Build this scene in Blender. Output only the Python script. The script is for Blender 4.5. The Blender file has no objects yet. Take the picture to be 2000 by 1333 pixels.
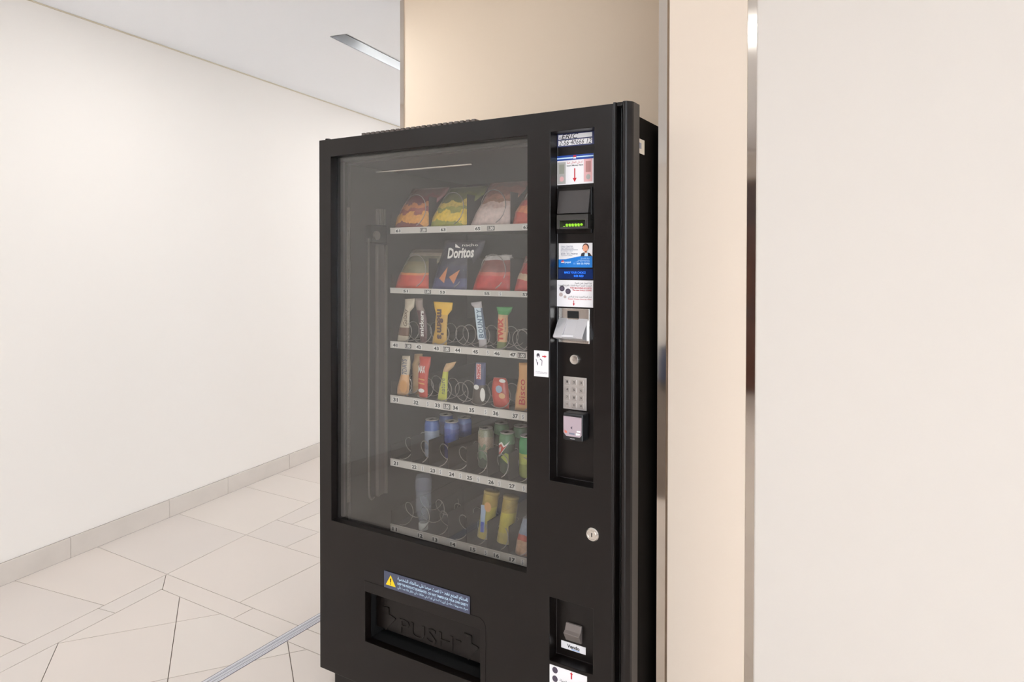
import bpy, math, random
from mathutils import Vector, Matrix
random.seed(7)
R = math.radians
scene = bpy.context.scene
COL = scene.collection

# ---------------------------------------------------------------- camera
cam_d = bpy.data.cameras.new('camera'); cam = bpy.data.objects.new('camera', cam_d); COL.objects.link(cam)
cam.location = (0, 0, 1.44)
cam.rotation_mode = 'XYZ'
cam.rotation_euler = (R(90 - 0.699), R(-0.081), R(30.882))
cam_d.sensor_width = 36.0; cam_d.lens = 24.053; cam_d.shift_y = -0.0690
cam_d.clip_start = 0.02
scene.camera = cam

# ---------------------------------------------------------------- world, exposure
w = bpy.data.worlds.new('world'); scene.world = w; w.use_nodes = True
w.node_tree.nodes['Background'].inputs[0].default_value = (0.85, 0.91, 0.985, 1)
w.node_tree.nodes['Background'].inputs[1].default_value = 3.6
scene.view_settings.view_transform = 'Standard'; scene.view_settings.look = 'None'
scene.view_settings.gamma = 1.0; scene.view_settings.use_curve_mapping = False
scene.view_settings.exposure = 1.18
scene.cycles.use_light_tree = False; scene.cycles.use_adaptive_sampling = True; scene.cycles.adaptive_threshold = 0.03; scene.cycles.max_bounces = 7; scene.cycles.diffuse_bounces = 4; scene.cycles.glossy_bounces = 3; scene.cycles.transparent_max_bounces = 16
LAMP_W = 4.5          # one ceiling downlight
LAMP_COL = (0.95, 0.98, 1.0)

# ---------------------------------------------------------------- helpers
def lin(c):
    c = c / 255.0
    return c / 12.92 if c <= 0.04045 else ((c + 0.055) / 1.055) ** 2.4
def rgb(r, g, b): return (lin(r), lin(g), lin(b), 1.0)
MATS = {}
def mat(name, col, rough=0.5, metal=0.0, spec=0.5, bump=0.0, bscale=40.0, vary=0.0, vscale=3.0, emit=None, estr=0.0, coat=0.0):
    if name in MATS: return MATS[name]
    m = bpy.data.materials.new(name); m.use_nodes = True
    nt = m.node_tree; b = nt.nodes['Principled BSDF']
    b.inputs['Base Color'].default_value = col
    b.inputs['Roughness'].default_value = rough; b.inputs['Metallic'].default_value = metal
    b.inputs['Specular IOR Level'].default_value = spec
    b.inputs['Coat Weight'].default_value = coat
    if emit: b.inputs['Emission Color'].default_value = emit; b.inputs['Emission Strength'].default_value = estr
    if bump or vary:
        tc = nt.nodes.new('ShaderNodeTexCoord'); n = nt.nodes.new('ShaderNodeTexNoise')
        n.inputs['Scale'].default_value = bscale; n.inputs['Detail'].default_value = 4
        nt.links.new(tc.outputs['Object'], n.inputs['Vector'])
        if bump:
            bp = nt.nodes.new('ShaderNodeBump'); bp.inputs['Strength'].default_value = bump; bp.inputs['Distance'].default_value = 0.002
            nt.links.new(n.outputs['Fac'], bp.inputs['Height']); nt.links.new(bp.outputs['Normal'], b.inputs['Normal'])
        if vary:
            n2 = nt.nodes.new('ShaderNodeTexNoise'); n2.inputs['Scale'].default_value = vscale; n2.inputs['Detail'].default_value = 5
            nt.links.new(tc.outputs['Object'], n2.inputs['Vector'])
            mx = nt.nodes.new('ShaderNodeMix'); mx.data_type = 'RGBA'
            mx.inputs[6].default_value = tuple(max(0, c * (1 - vary)) for c in col[:3]) + (1,)
            mx.inputs[7].default_value = tuple(min(1, c * (1 + vary)) for c in col[:3]) + (1,)
            nt.links.new(n2.outputs['Fac'], mx.inputs[0]); nt.links.new(mx.outputs[2], b.inputs['Base Color'])
    MATS[name] = m; return m

def print_mat(name, stops, nscale=9.0, dist=0.25, rough=0.32, zlo=0.0, zhi=1.0):
    """printed film: colour bands up the pack (Generated Z, bag tops with shade put in) broken up by noise"""
    if name in MATS: return MATS[name]
    m = bpy.data.materials.new(name); m.use_nodes = True
    nt = m.node_tree; b = nt.nodes['Principled BSDF']
    tc = nt.nodes.new('ShaderNodeTexCoord'); sp = nt.nodes.new('ShaderNodeSeparateXYZ')
    nt.links.new(tc.outputs['Generated'], sp.inputs[0])
    n = nt.nodes.new('ShaderNodeTexNoise'); n.inputs['Scale'].default_value = nscale; n.inputs['Detail'].default_value = 3.0
    nt.links.new(tc.outputs['Object'], n.inputs['Vector'])
    ma = nt.nodes.new('ShaderNodeMath'); ma.operation = 'MULTIPLY_ADD'; ma.inputs[1].default_value = dist; 
    nt.links.new(n.outputs['Fac'], ma.inputs[0])
    su = nt.nodes.new('ShaderNodeMath'); su.operation = 'SUBTRACT'; su.inputs[1].default_value = dist * 0.5
    nt.links.new(sp.outputs['Z'], su.inputs[0]); nt.links.new(su.outputs[0], ma.inputs[2])
    cr = nt.nodes.new('ShaderNodeValToRGB'); cr.color_ramp.interpolation = 'CONSTANT'
    e = cr.color_ramp.elements
    e[0].position = stops[0][0]; e[0].color = stops[0][1]
    e[1].position = stops[1][0]; e[1].color = stops[1][1]
    for p, c in stops[2:]:
        q = e.new(p); q.color = c
    nt.links.new(ma.outputs[0], cr.inputs[0])
    n3 = nt.nodes.new('ShaderNodeTexNoise'); n3.inputs['Scale'].default_value = nscale*3.5; n3.inputs['Detail'].default_value = 4
    nt.links.new(tc.outputs['Object'], n3.inputs['Vector'])
    mr = nt.nodes.new('ShaderNodeMapRange'); mr.inputs[1].default_value = 0.3; mr.inputs[2].default_value = 0.7; mr.inputs[3].default_value = 0.78; mr.inputs[4].default_value = 1.15
    nt.links.new(n3.outputs['Fac'], mr.inputs[0])
    mm = nt.nodes.new('ShaderNodeMix'); mm.data_type = 'RGBA'; mm.blend_type = 'MULTIPLY'; mm.inputs[0].default_value = 1.0
    nt.links.new(cr.outputs[0], mm.inputs[6]); nt.links.new(mr.outputs[0], mm.inputs[7]); nt.links.new(mm.outputs[2], b.inputs['Base Color'])
    b.inputs['Roughness'].default_value = rough
    bn = nt.nodes.new('ShaderNodeTexNoise'); bn.inputs['Scale'].default_value = 55; nt.links.new(tc.outputs['Object'], bn.inputs['Vector'])
    bp = nt.nodes.new('ShaderNodeBump'); bp.inputs['Strength'].default_value = 0.35; bp.inputs['Distance'].default_value = 0.004
    nt.links.new(bn.outputs['Fac'], bp.inputs['Height']); nt.links.new(bp.outputs['Normal'], b.inputs['Normal'])
    MATS[name] = m; return m

class MB:
    def __init__(s): s.v = []; s.f = []; s.m = []
    def add(s, vs, fs, mi=0):
        o = len(s.v); s.v += [tuple(p) for p in vs]; s.f += [tuple(o + i for i in f) for f in fs]; s.m += [mi] * len(fs); return s
    def box(s, x0, x1, y0, y1, z0, z1, mi=0):
        return s.add([(x0,y0,z0),(x1,y0,z0),(x1,y1,z0),(x0,y1,z0),(x0,y0,z1),(x1,y0,z1),(x1,y1,z1),(x0,y1,z1)],
                     [(0,3,2,1),(4,5,6,7),(0,1,5,4),(1,2,6,5),(2,3,7,6),(3,0,4,7)], mi)
    def prism(s, poly, d, mi=0):
        """poly: 3D points; d: extrusion vector"""
        n = len(poly); top = [tuple(p[i] + d[i] for i in range(3)) for p in poly]
        return s.add(list(poly) + top, [tuple(range(n))[::-1], tuple(range(n, 2*n))] + [(i, (i+1) % n, n + (i+1) % n, n + i) for i in range(n)], mi)
    def cyl(s, p0, p1, r0, r1=None, n=12, mi=0):
        if r1 is None: r1 = r0
        p0 = Vector(p0); p1 = Vector(p1); z = (p1 - p0).normalized()
        x = z.orthogonal().normalized(); y = z.cross(x)
        a = [p0 + (x * math.cos(2*math.pi*i/n) + y * math.sin(2*math.pi*i/n)) * r0 for i in range(n)]
        b = [p1 + (x * math.cos(2*math.pi*i/n) + y * math.sin(2*math.pi*i/n)) * r1 for i in range(n)]
        return s.add(a + b, [tuple(range(n))[::-1], tuple(range(n, 2*n))] + [(i, (i+1) % n, n + (i+1) % n, n + i) for i in range(n)], mi)
    def lathe(s, prof, c, ax=(0,0,1), n=20, mis=None):
        """prof: list of (r, h); mis: material index per band"""
        z = Vector(ax).normalized(); x = z.orthogonal().normalized() if abs(z.z) < 0.99 else Vector((1,0,0)); y = z.cross(x); c = Vector(c)
        o = len(s.v)
        for r, h in prof:
            for i in range(n):
                t = 2*math.pi*i/n; s.v.append(tuple(c + z*h + (x*math.cos(t) + y*math.sin(t)) * r))
        for k in range(len(prof) - 1):
            for i in range(n):
                s.f.append((o+k*n+i, o+k*n+(i+1)%n, o+(k+1)*n+(i+1)%n, o+(k+1)*n+i)); s.m.append(mis[k] if mis else 0)
        s.f.append(tuple(o + i for i in range(n))[::-1]); s.m.append(mis[0] if mis else 0)
        s.f.append(tuple(o + (len(prof)-1)*n + i for i in range(n))); s.m.append(mis[-1] if mis else 0)
        return s
    def tube(s, pts, r, n=6, mi=0):
        pts = [Vector(p) for p in pts]; o = len(s.v); up = Vector((0.13, 0.31, 0.94))
        for i, p in enumerate(pts):
            t = (pts[min(i+1, len(pts)-1)] - pts[max(i-1, 0)]).normalized()
            x = t.cross(up).normalized(); y = t.cross(x)
            for k in range(n):
                a = 2*math.pi*k/n; s.v.append(tuple(p + (x*math.cos(a) + y*math.sin(a)) * r))
        for i in range(len(pts)-1):
            for k in range(n):
                s.f.append((o+i*n+k, o+i*n+(k+1)%n, o+(i+1)*n+(k+1)%n, o+(i+1)*n+k)); s.m.append(mi)
        s.f.append(tuple(o+k for k in range(n))[::-1]); s.f.append(tuple(o+(len(pts)-1)*n+k for k in range(n))); s.m += [mi, mi]
        return s
    def build(s, name, mats, parent=None, origin=None, smooth=False, bevel=0.0, weld=False, seg=2):
        if not isinstance(mats, (list, tuple)): mats = [mats]
        if origin is None:
            if parent is not None: origin = tuple(parent.matrix_world.translation) if False else (0, 0, 0)
            else: origin = (0, 0, 0)
        me = bpy.data.meshes.new(name)
        me.from_pydata([(p[0]-origin[0], p[1]-origin[1], p[2]-origin[2]) for p in s.v], [], s.f)
        for m in mats: me.materials.append(m)
        for p, i in zip(me.polygons, s.m): p.material_index = min(i, len(mats)-1); p.use_smooth = smooth
        me.validate(); me.update()
        o = bpy.data.objects.new(name, me); COL.objects.link(o); o.location = origin
        if parent is not None: attach(o, parent)
        if weld: md = o.modifiers.new('weld', 'WELD'); md.merge_threshold = 0.00005
        if bevel:
            md = o.modifiers.new('bevel', 'BEVEL'); md.width = bevel; md.segments = seg; md.limit_method = 'ANGLE'; md.angle_limit = R(35)
        return o
ORIG = {}
def attach(o, parent):
    o.parent = parent
    loc = Vector((0, 0, 0)); p = parent
    while p is not None: loc += p.location; p = p.parent
    # parents are only translated: keep world coordinates
    o.location = Vector(o.location) - loc
def tag(o, label=None, cat=None, group=None, kind=None):
    if label: o['label'] = label
    if cat: o['category'] = cat
    if group: o['group'] = group
    if kind: o['kind'] = kind
    return o
def thing(name, loc, label, cat, group=None):
    o = bpy.data.objects.new(name, None); COL.objects.link(o); o.location = loc; o.empty_display_size = 0.1
    return tag(o, label, cat, group)

# Arabic letters joined by hand (isolated, final, initial, medial presentation forms)
AR = {'ا':(0xFE8D,0xFE8E,0,0),'أ':(0xFE83,0xFE84,0,0),'ب':(0xFE8F,0xFE90,0xFE91,0xFE92),'ة':(0xFE93,0xFE94,0,0),'ت':(0xFE95,0xFE96,0xFE97,0xFE98),
 'ث':(0xFE99,0xFE9A,0xFE9B,0xFE9C),'ج':(0xFE9D,0xFE9E,0xFE9F,0xFEA0),'ح':(0xFEA1,0xFEA2,0xFEA3,0xFEA4),'خ':(0xFEA5,0xFEA6,0xFEA7,0xFEA8),
 'د':(0xFEA9,0xFEAA,0,0),'ذ':(0xFEAB,0xFEAC,0,0),'ر':(0xFEAD,0xFEAE,0,0),'ز':(0xFEAF,0xFEB0,0,0),'س':(0xFEB1,0xFEB2,0xFEB3,0xFEB4),
 'ش':(0xFEB5,0xFEB6,0xFEB7,0xFEB8),'ص':(0xFEB9,0xFEBA,0xFEBB,0xFEBC),'ط':(0xFEC1,0xFEC2,0xFEC3,0xFEC4),'ع':(0xFEC9,0xFECA,0xFECB,0xFECC),
 'ف':(0xFED1,0xFED2,0xFED3,0xFED4),'ق':(0xFED5,0xFED6,0xFED7,0xFED8),'ك':(0xFED9,0xFEDA,0xFEDB,0xFEDC),'ل':(0xFEDD,0xFEDE,0xFEDF,0xFEE0),
 'م':(0xFEE1,0xFEE2,0xFEE3,0xFEE4),'ن':(0xFEE5,0xFEE6,0xFEE7,0xFEE8),'ه':(0xFEE9,0xFEEA,0xFEEB,0xFEEC),'و':(0xFEED,0xFEEE,0,0),
 'ي':(0xFEF1,0xFEF2,0xFEF3,0xFEF4),'ى':(0xFEEF,0xFEF0,0,0)}
def arabic(s):
    out = []
    for word in s.split(' '):
        r = ''
        for i, ch in enumerate(word):
            if ch not in AR: r += ch; continue
            prev = i > 0 and word[i-1] in AR and AR[word[i-1]][2] != 0
            nxt = i < len(word)-1 and word[i+1] in AR and AR[ch][2] != 0
            f = AR[ch]
            r += chr(f[3] if prev and nxt else f[1] if prev else f[2] if nxt else f[0])
        out.append(r[::-1])
    return ' '.join(out[::-1])
TXT = {}
def text_mesh(body, bold=0.0, shear=0.0, depth=0.0):
    k = (body, bold, shear, depth)
    if k in TXT: return TXT[k]
    c = bpy.data.curves.new('t', 'FONT'); c.body = body; c.resolution_u = 2; c.offset = bold; c.shear = shear; c.extrude = depth
    o = bpy.data.objects.new('t', c); COL.objects.link(o)
    dg = bpy.context.evaluated_depsgraph_get(); dg.update()
    me = bpy.data.meshes.new_from_object(o.evaluated_get(dg))
    vs = [tuple(v.co) for v in me.vertices]; fs = [tuple(p.vertices) for p in me.polygons]
    bpy.data.objects.remove(o); bpy.data.curves.remove(c); bpy.data.meshes.remove(me)
    xs = [v[0] for v in vs]; ys = [v[1] for v in vs]
    TXT[k] = (vs, fs, min(xs), max(xs), min(ys), max(ys)); return TXT[k]
def add_text(mb, body, u0, u1, z0, z1, y, mi=0, rot=0, bold=0.0, shear=0.0, depth=0.0, slope=0.0):
    """fit a line of lettering into the box u0..u1, z0..z1 on the plane Y = y, facing -Y. rot 90 reads upwards, -90 downwards"""
    vs, fs, ax, bx, ay, by = text_mesh(body, bold, shear, 0)
    pts = []
    for p in vs:
        s = (p[0]-ax) / (bx-ax); t = (p[1]-ay) / (by-ay)
        if rot == 90: a, b = 1-t, s
        elif rot == -90: a, b = t, 1-s
        else: a, b = s, t
        pts.append((u0 + a*(u1-u0), y, z0 + b*(z1-z0) + slope*a))
    mb.add(pts, fs, mi)
    if depth:
        n = len(pts); o = len(mb.v)
        # side walls of raised lettering
        edges = {}
        for f in fs:
            for i in range(len(f)):
                e = (f[i], f[(i+1) % len(f)]); edges[e] = edges.get(e, 0) + 1
        rim = [e for e in edges if (e[1], e[0]) not in edges]
        back = [(p[0], p[1] + depth, p[2]) for p in pts]
        mb.v += pts + back
        for a, b in rim: mb.f.append((o+b, o+a, o+n+a, o+n+b)); mb.m.append(mi)
    return mb
def flat(mb, pts, y, mi=0):
    """flat print: a polygon in (u, z) on the plane Y = y"""
    mb.add([(p[0], y, p[1]) for p in pts], [tuple(range(len(pts)))], mi); return mb
def disc(mb, u, z, ru, rz, y, mi=0, n=20, a0=0, a1=360):
    pts = [(u + ru*math.cos(R(a0 + (a1-a0)*i/n)), z + rz*math.sin(R(a0 + (a1-a0)*i/n))) for i in range(n + (0 if a1-a0 == 360 else 1))]
    return flat(mb, pts, y, mi)
def arrow(mb, u, z0, z1, w, y, mi=0, head=0.45):
    """arrow from z0 to its tip at z1"""
    d = z1 - z0; zh = z1 - d*head
    flat(mb, [(u-w*.28, z0), (u+w*.28, z0), (u+w*.28, zh), (u-w*.28, zh)], y, mi)
    return flat(mb, [(u-w, zh), (u+w, zh), (u, z1)], y, mi)

# ---------------------------------------------------------------- materials
M_wall = mat('wall_paint', rgb(229, 222, 214), 0.6, bump=0.05, bscale=220, spec=0.3)
M_tan = mat('tan_paint', rgb(234, 214, 190), 0.6, bump=0.05, bscale=220, spec=0.3)
M_pale = mat('pale_paint', rgb(212, 203, 193), 0.6, bump=0.05, bscale=220, spec=0.3)
M_cream = mat('cream_paint', rgb(222, 205, 187), 0.6, bump=0.05, bscale=220, spec=0.3)
M_ceil = mat('ceiling_paint', rgb(249, 250, 252), 0.85, spec=0.15)
M_grout = mat('grout', rgb(112, 98, 86), 0.9)
M_tiles = [mat('floor_tile_%d' % i, rgb(*c), 0.38, spec=0.4, vary=0.03, vscale=2.5) for i, c in enumerate([(216,205,196),(214,203,194),(217,207,198),(213,203,195)])]
M_base = mat('skirting_tile', rgb(203, 193, 183), 0.42, vary=0.10, vscale=6)
M_steel = mat('polished_steel', rgb(205, 196, 186), 0.06, metal=1.0)
M_alu = mat('brushed_aluminium', rgb(212, 210, 214), 0.4, metal=0.2)
M_black = mat('black_powder_coat', rgb(17, 11, 9), 0.30, spec=0.40, bump=0.06, bscale=900)
M_side = mat('black_side_panel', rgb(14, 12, 10), 0.5, spec=0.02, bump=0.05, bscale=600)
M_hole = mat('black_gap', rgb(12, 11, 11), 0.7)
M_liner = mat('cabinet_liner', rgb(46, 41, 39), 0.6)
M_rail = mat('interior_rail', rgb(105, 96, 90), 0.45, metal=0.3)
M_tray = mat('tray_sheet', rgb(58, 52, 50), 0.5, metal=0.2)
M_strip = mat('label_strip', rgb(214, 206, 198), 0.45)
M_tag = mat('tag_white', rgb(236, 232, 226), 0.6)
M_tagdark = mat('tag_price', rgb(92, 88, 86), 0.5)
M_ink = mat('ink_black', rgb(30, 28, 30), 0.6)
M_wire = mat('coil_wire', rgb(170, 162, 156), 0.35, metal=0.5)
M_white = mat('sticker_white', rgb(238, 234, 234), 0.45)
M_blue = mat('sticker_blue', rgb(20, 120, 205), 0.4)
M_dblue = mat('sticker_dark_blue', rgb(24, 66, 150), 0.4)
M_navy = mat('sticker_navy', rgb(52, 58, 100), 0.4)
M_red = mat('print_red', rgb(196, 28, 44), 0.5)
M_cyan = mat('print_pale_blue', rgb(205, 232, 250), 0.5)
M_grey = mat('print_grey', rgb(120, 122, 138), 0.5)
M_coin = mat('print_coin_dark', rgb(78, 68, 82), 0.5)
M_coin2 = mat('print_coin_light', rgb(196, 178, 172), 0.5)
M_yellow = mat('print_yellow', rgb(250, 208, 30), 0.5)
M_skin = mat('print_skin', rgb(228, 160, 128), 0.5)
M_hair = mat('print_hair', rgb(84, 52, 44), 0.5)
M_jacket = mat('print_jacket', rgb(52, 46, 54), 0.5)
M_slate = mat('warning_slate', rgb(74, 78, 98), 0.4)
M_key = mat('keypad_metal', rgb(198, 190, 184), 0.35, metal=0.5)
M_chrome = mat('chrome', rgb(222, 216, 208), 0.22, metal=0.9)
M_zinc = mat('coin_zinc', rgb(214, 212, 214), 0.30, metal=0.55)

# ---------------------------------------------------------------- room shell
TH = -0.1477; O2 = (-3.5089, 1.5)
AX = (math.sin(TH), math.cos(TH)); BX = (math.cos(TH), -math.sin(TH))
def AB(a, b, z=None):
    p = (O2[0] + AX[0]*a + BX[0]*b, O2[1] + AX[1]*a + BX[1]*b)
    return p if z is None else p + (z,)
ZC = 2.642
def slab(mb, a0, a1, b0, b1, z0, z1, mi=0):
    return mb.prism([AB(a0,b0,z0), AB(a1,b0,z0), AB(a1,b1,z0), AB(a0,b1,z0)][::-1], (0, 0, z1-z0), mi)

floor = slab(MB(), -7.2, 9.2, -0.15, 11.0, -0.06, -0.004).build('floor', M_grout); tag(floor, kind='structure')

def clip(poly, n, c, keep=1):
    """keep the side where (p.n - c)*keep >= 0"""
    out = []
    for i in range(len(poly)):
        p, q = poly[i], poly[(i+1) % len(poly)]
        dp = (p[0]*n[0] + p[1]*n[1] - c)*keep; dq = (q[0]*n[0] + q[1]*n[1] - c)*keep
        if dp >= 0: out.append(p)
        if dp*dq < 0:
            t = dp/(dp-dq); out.append((p[0]+(q[0]-p[0])*t, p[1]+(q[1]-p[1])*t))
    return out
def area(p): return 0.5*sum(p[i][0]*p[(i+1)%len(p)][1]-p[(i+1)%len(p)][0]*p[i][1] for i in range(len(p)))
def cut(polys, n, c):
    r = []
    for p in polys:
        for k in (1, -1):
            q = clip(p, n, c, k)
            if len(q) > 2 and abs(area(q)) > 0.0012: r.append(q)
    return r
def inset(p, d):
    if area(p) < 0: p = p[::-1]
    q = p
    for i in range(len(p)):
        a, b = p[i], p[(i+1) % len(p)]
        L = math.hypot(b[0]-a[0], b[1]-a[1])
        if L < 1e-6: continue
        n = (-(b[1]-a[1])/L, (b[0]-a[0])/L)
        q = clip(q, n, n[0]*a[0] + n[1]*a[1] + d, 1)
        if len(q) < 3: return []
    return q
def aline(a): return AX, AX[0]*(O2[0]+AX[0]*a) + AX[1]*(O2[1]+AX[1]*a)
def bline(b): return BX, BX[0]*O2[0] + BX[1]*O2[1] + b
big = [(-5.5, -4.2), (1.6, -4.2), (1.6, 6.2), (-5.5, 6.2)]
tiles = []
# border band along the left wall
reg = clip(clip(big, *bline(0.012), 1), *bline(0.589), -1)
near, far = clip(reg, (0,1), 1.874, -1), clip(reg, (0,1), 1.874, 1)
ps = [near]
for k in range(13): ps = cut(ps, *aline(-0.02 - 0.37*k - (0.0 if k != 1 else -0.055)))
tiles += ps; ps = [far]
for v in (2.36, 2.866, 3.154, 3.645, 4.14, 4.63, 5.12, 5.6): ps = cut(ps, (0,1), v)
tiles += ps
# narrow strips that frame the diagonal field
mit_n = (1.777-1.872, -(-2.849+2.972)); L = math.hypot(*mit_n); mit_n = (mit_n[0]/L, mit_n[1]/L); mit_c = mit_n[0]*-2.972 + mit_n[1]*1.872
b1 = clip(clip(big, *bline(0.589), 1), *bline(0.69), -1); b1 = clip(clip(b1, (0,1), 1.874, -1), mit_n, mit_c, 1)
ps = [b1]
for k in range(9): ps = cut(ps, *aline(-0.046 - 0.6*k))
tiles += ps
b2 = clip(clip(big, (0,1), 1.775, 1), (0,1), 1.874, -1); b2 = clip(clip(b2, *bline(0.589), 1), mit_n, mit_c, -1)
ps = [b2]
for k in range(7): ps = cut(ps, (1,0), -2.37 + 0.6*k)
tiles += ps
# diagonal field
ins = clip(clip(big, *bline(0.69), 1), (0,1), 1.775, -1)
s2 = math.sqrt(0.5); dn1 = (s2*(AX[0]+BX[0]), s2*(AX[1]+BX[1])); dn2 = (s2*(BX[0]-AX[0]), s2*(BX[1]-AX[1]))
o1 = dn1[0]*O2[0] + dn1[1]*O2[1]; o2 = dn2[0]*O2[0] + dn2[1]*O2[1]
ps = [ins]
for k in range(-12, 14): ps = cut(ps, dn1, o1 + s2*(0.975 + 0.565*k))
for k in range(-12, 22): ps = cut(ps, dn2, o2 + s2*(0.978 + 0.566*k))
tiles += ps
# far field behind the cross strip
back = clip(clip(clip(big, *bline(0.589), 1), (0,1), 1.874, 1), (1,0), -1.2, -1)
ps = [back]; rows = [1.874, 2.36, 2.585, 3.075, 3.565, 4.055, 4.545, 5.035, 5.525, 6.2]
for v in rows[1:-1]: ps = cut(ps, (0,1), v)
q = []
for p in ps:
    cy = sum(a[1] for a in p)/len(p); r = max(i for i in range(len(rows)-1) if rows[i] <= cy+1e-6)
    pp = [p]
    for k in range(-4, 5):
        t = cut(pp, (1,0), -2.46 + 0.49*k - (0.28 if r % 2 else 0))
        if all(abs(area(x)) > 0.03 for x in t): pp = t
    q += pp
tiles += q
tiles.sort(key=lambda p: -abs(area(p)))
for p in tiles[:300]:
    q = inset(p, 0.0015)
    if len(q) < 3: continue
    MB().prism([(a[0], a[1], -0.004) for a in q], (0, 0, 0.004)).build('tile', random.choice(M_tiles), floor)

# left wall and its skirting
wl = slab(MB(), -7.2, 9.2, -0.15, 0.0, 0.0, ZC).build('wall_left', M_wall); tag(wl, kind='structure')
bb = slab(MB(), -7.0, 9.0, 0.0, 0.004, 0.0, 0.098).build('baseboard_left', M_grout); tag(bb, kind='structure')
joints = [-6.2, -5.6, -5.0, -4.4, -3.8, -3.2, -2.6, -2.03, -1.46, -0.9, -0.33, 0.238, 0.805, 1.234, 1.793, 2.36, 2.93, 3.5, 4.07, 4.64, 5.2, 5.8, 6.4]
for a0, a1 in zip(joints[:-1], joints[1:]):
    slab(MB(), a0+0.001, a1-0.001, 0.004, 0.0135, 0.0, 0.099).build('skirting_tile', M_base, bb, bevel=0.0015)

st = slab(MB(), -7.0, 9.0, 0.0, 0.005, ZC-0.007, ZC-0.001).build('shadow_trim_5', mat('shadow_line_tan', rgb(206, 193, 170), 0.7)); tag(st, kind='structure')  # tan strip painted in for the shadow gap below the ceiling
# ceiling with its light slot
SB0, SB1, SA0, SA1 = 0.955, 1.058, 1.016, 4.6
c = MB()
slab(c, -7.2, SA0, -0.15, 11.0, ZC, ZC+0.12); slab(c, SA1, 9.2, -0.15, 11.0, ZC, ZC+0.12)
slab(c, SA0, SA1, -0.15, SB0, ZC, ZC+0.12); slab(c, SA0, SA1, SB1, 11.0, ZC, ZC+0.12)
ce = c.build('ceiling', M_ceil); tag(ce, kind='structure')
t = thing('slot_light', AB(2.8, 1.0, ZC), 'recessed linear light slot in the white ceiling near the machine', 'light')
c = MB(); slab(c, SA0, SA1, SB0-0.004, SB0, ZC, ZC+0.09); slab(c, SA0, SA1, SB1, SB1+0.004, ZC, ZC+0.09)
slab(c, SA0-0.004, SA0, SB0, SB1, ZC, ZC+0.09)
c.build('housing', M_ceil, t)
c = MB(); slab(c, SA0, SA1, SB0, SB1, ZC+0.052, ZC+0.058); c.build('top_plate', mat('slot_grey', rgb(150, 150, 150), 0.7), t)
c = MB(); slab(c, SA0+0.25, SA1, SB1-0.016, SB1-0.004, ZC+0.02, ZC+0.03)
c.build('light_strip', mat('led_tape', rgb(255, 250, 240), 0.5, emit=(1, 1, 0.98, 1), estr=5), t)

# round downlights
M_lens = mat('downlight_lens', rgb(255, 252, 246), 0.4, emit=(0.95, 0.98, 1, 1), estr=8)
def downlight(x, y, label, power=LAMP_W, r=0.085):
    t = thing('downlight', (x, y, ZC), label, 'light', 'round ceiling downlights')
    MB().lathe([(r+0.016, -0.004), (r+0.016, 0.0), (r, 0.0), (r, -0.003)], (x, y, ZC), n=28).build('trim_ring', M_ceil, t)
    MB().lathe([(r, -0.0035), (r, -0.003), (r*0.5, -0.003)], (x, y, ZC), n=28).build('lens', M_lens, t)
    l = bpy.data.lights.new('downlight_lamp', 'AREA'); l.shape = 'DISK'; l.size = r*2; l.energy = power; l.color = LAMP_COL
    o = bpy.data.objects.new('downlight_lamp', l); COL.objects.link(o); o.location = (x, y, ZC-0.008); attach(o, t)
    return t
LIGHTS = [(((-2.5825, 2.0106)), 'round downlight whose rim just shows at the top of the photo'),
          ((-3.0, 4.4), 'unseen downlight added farther down the corridor behind the machine'),
          ((-2.35, 0.0), 'unseen downlight added near the left wall beside the camera'),
          ((-0.757, -0.104), 'downlight mirrored in the steel strip next to the right wall'),
          ((1.0, -0.2), 'unseen downlight added over the open floor right of the camera'),
          ((-2.1, -2.1), 'unseen downlight added in the lobby nearest the left wall'),
          ((-0.4, -2.3), 'unseen downlight added in the lobby in front of the wooden door'),
          ((1.4, -2.4), 'unseen downlight added in the far right corner of the lobby')]
for (x, y), lab in LIGHTS: downlight(x, y, lab)  # apart from the visible rim and the mirrored one, added for even light

# partition at the right, alcove back wall, far and lobby walls
st = MB().box(-0.578, -0.378, 1.78, 2.45, 0, ZC).box(-0.602, -0.578, 1.81, 2.45, 0, ZC).build('wall_column', M_cream); tag(st, kind='structure')
st = MB().box(-0.353, 5.6, 1.765, 2.45, 0, ZC).build('wall_right', M_pale, bevel=0.004); tag(st, kind='structure')
st = MB().box(-2.05, 0.2, 2.45, 2.62, 0, ZC).build('wall_back', M_tan); tag(st, kind='structure')
st = MB().box(-3.3, 0.4, -4.5, -4.3, 0, ZC).build('wall_lobby', M_wall); tag(st, kind='structure')
st = MB().box(5.6, 5.75, -1.6, 2.6, 0, ZC).build('wall_side', M_wall); tag(st, kind='structure')
st = MB().prism([(-0.603, 1.766, 0), (-0.578, 1.7895, 0), (-0.578, 1.81, 0), (-0.603, 1.81, 0)], (0, 0, ZC)).build('trim_1', M_steel); tag(st, kind='structure')
st = MB().box(-0.378, -0.353, 1.783, 2.44, 0, ZC).build('trim_2', M_steel); tag(st, kind='structure')
st = MB().box(-2.064, -2.042, 2.446, 2.624, 0, ZC).build('trim_3', M_steel); tag(st, kind='structure')
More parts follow.
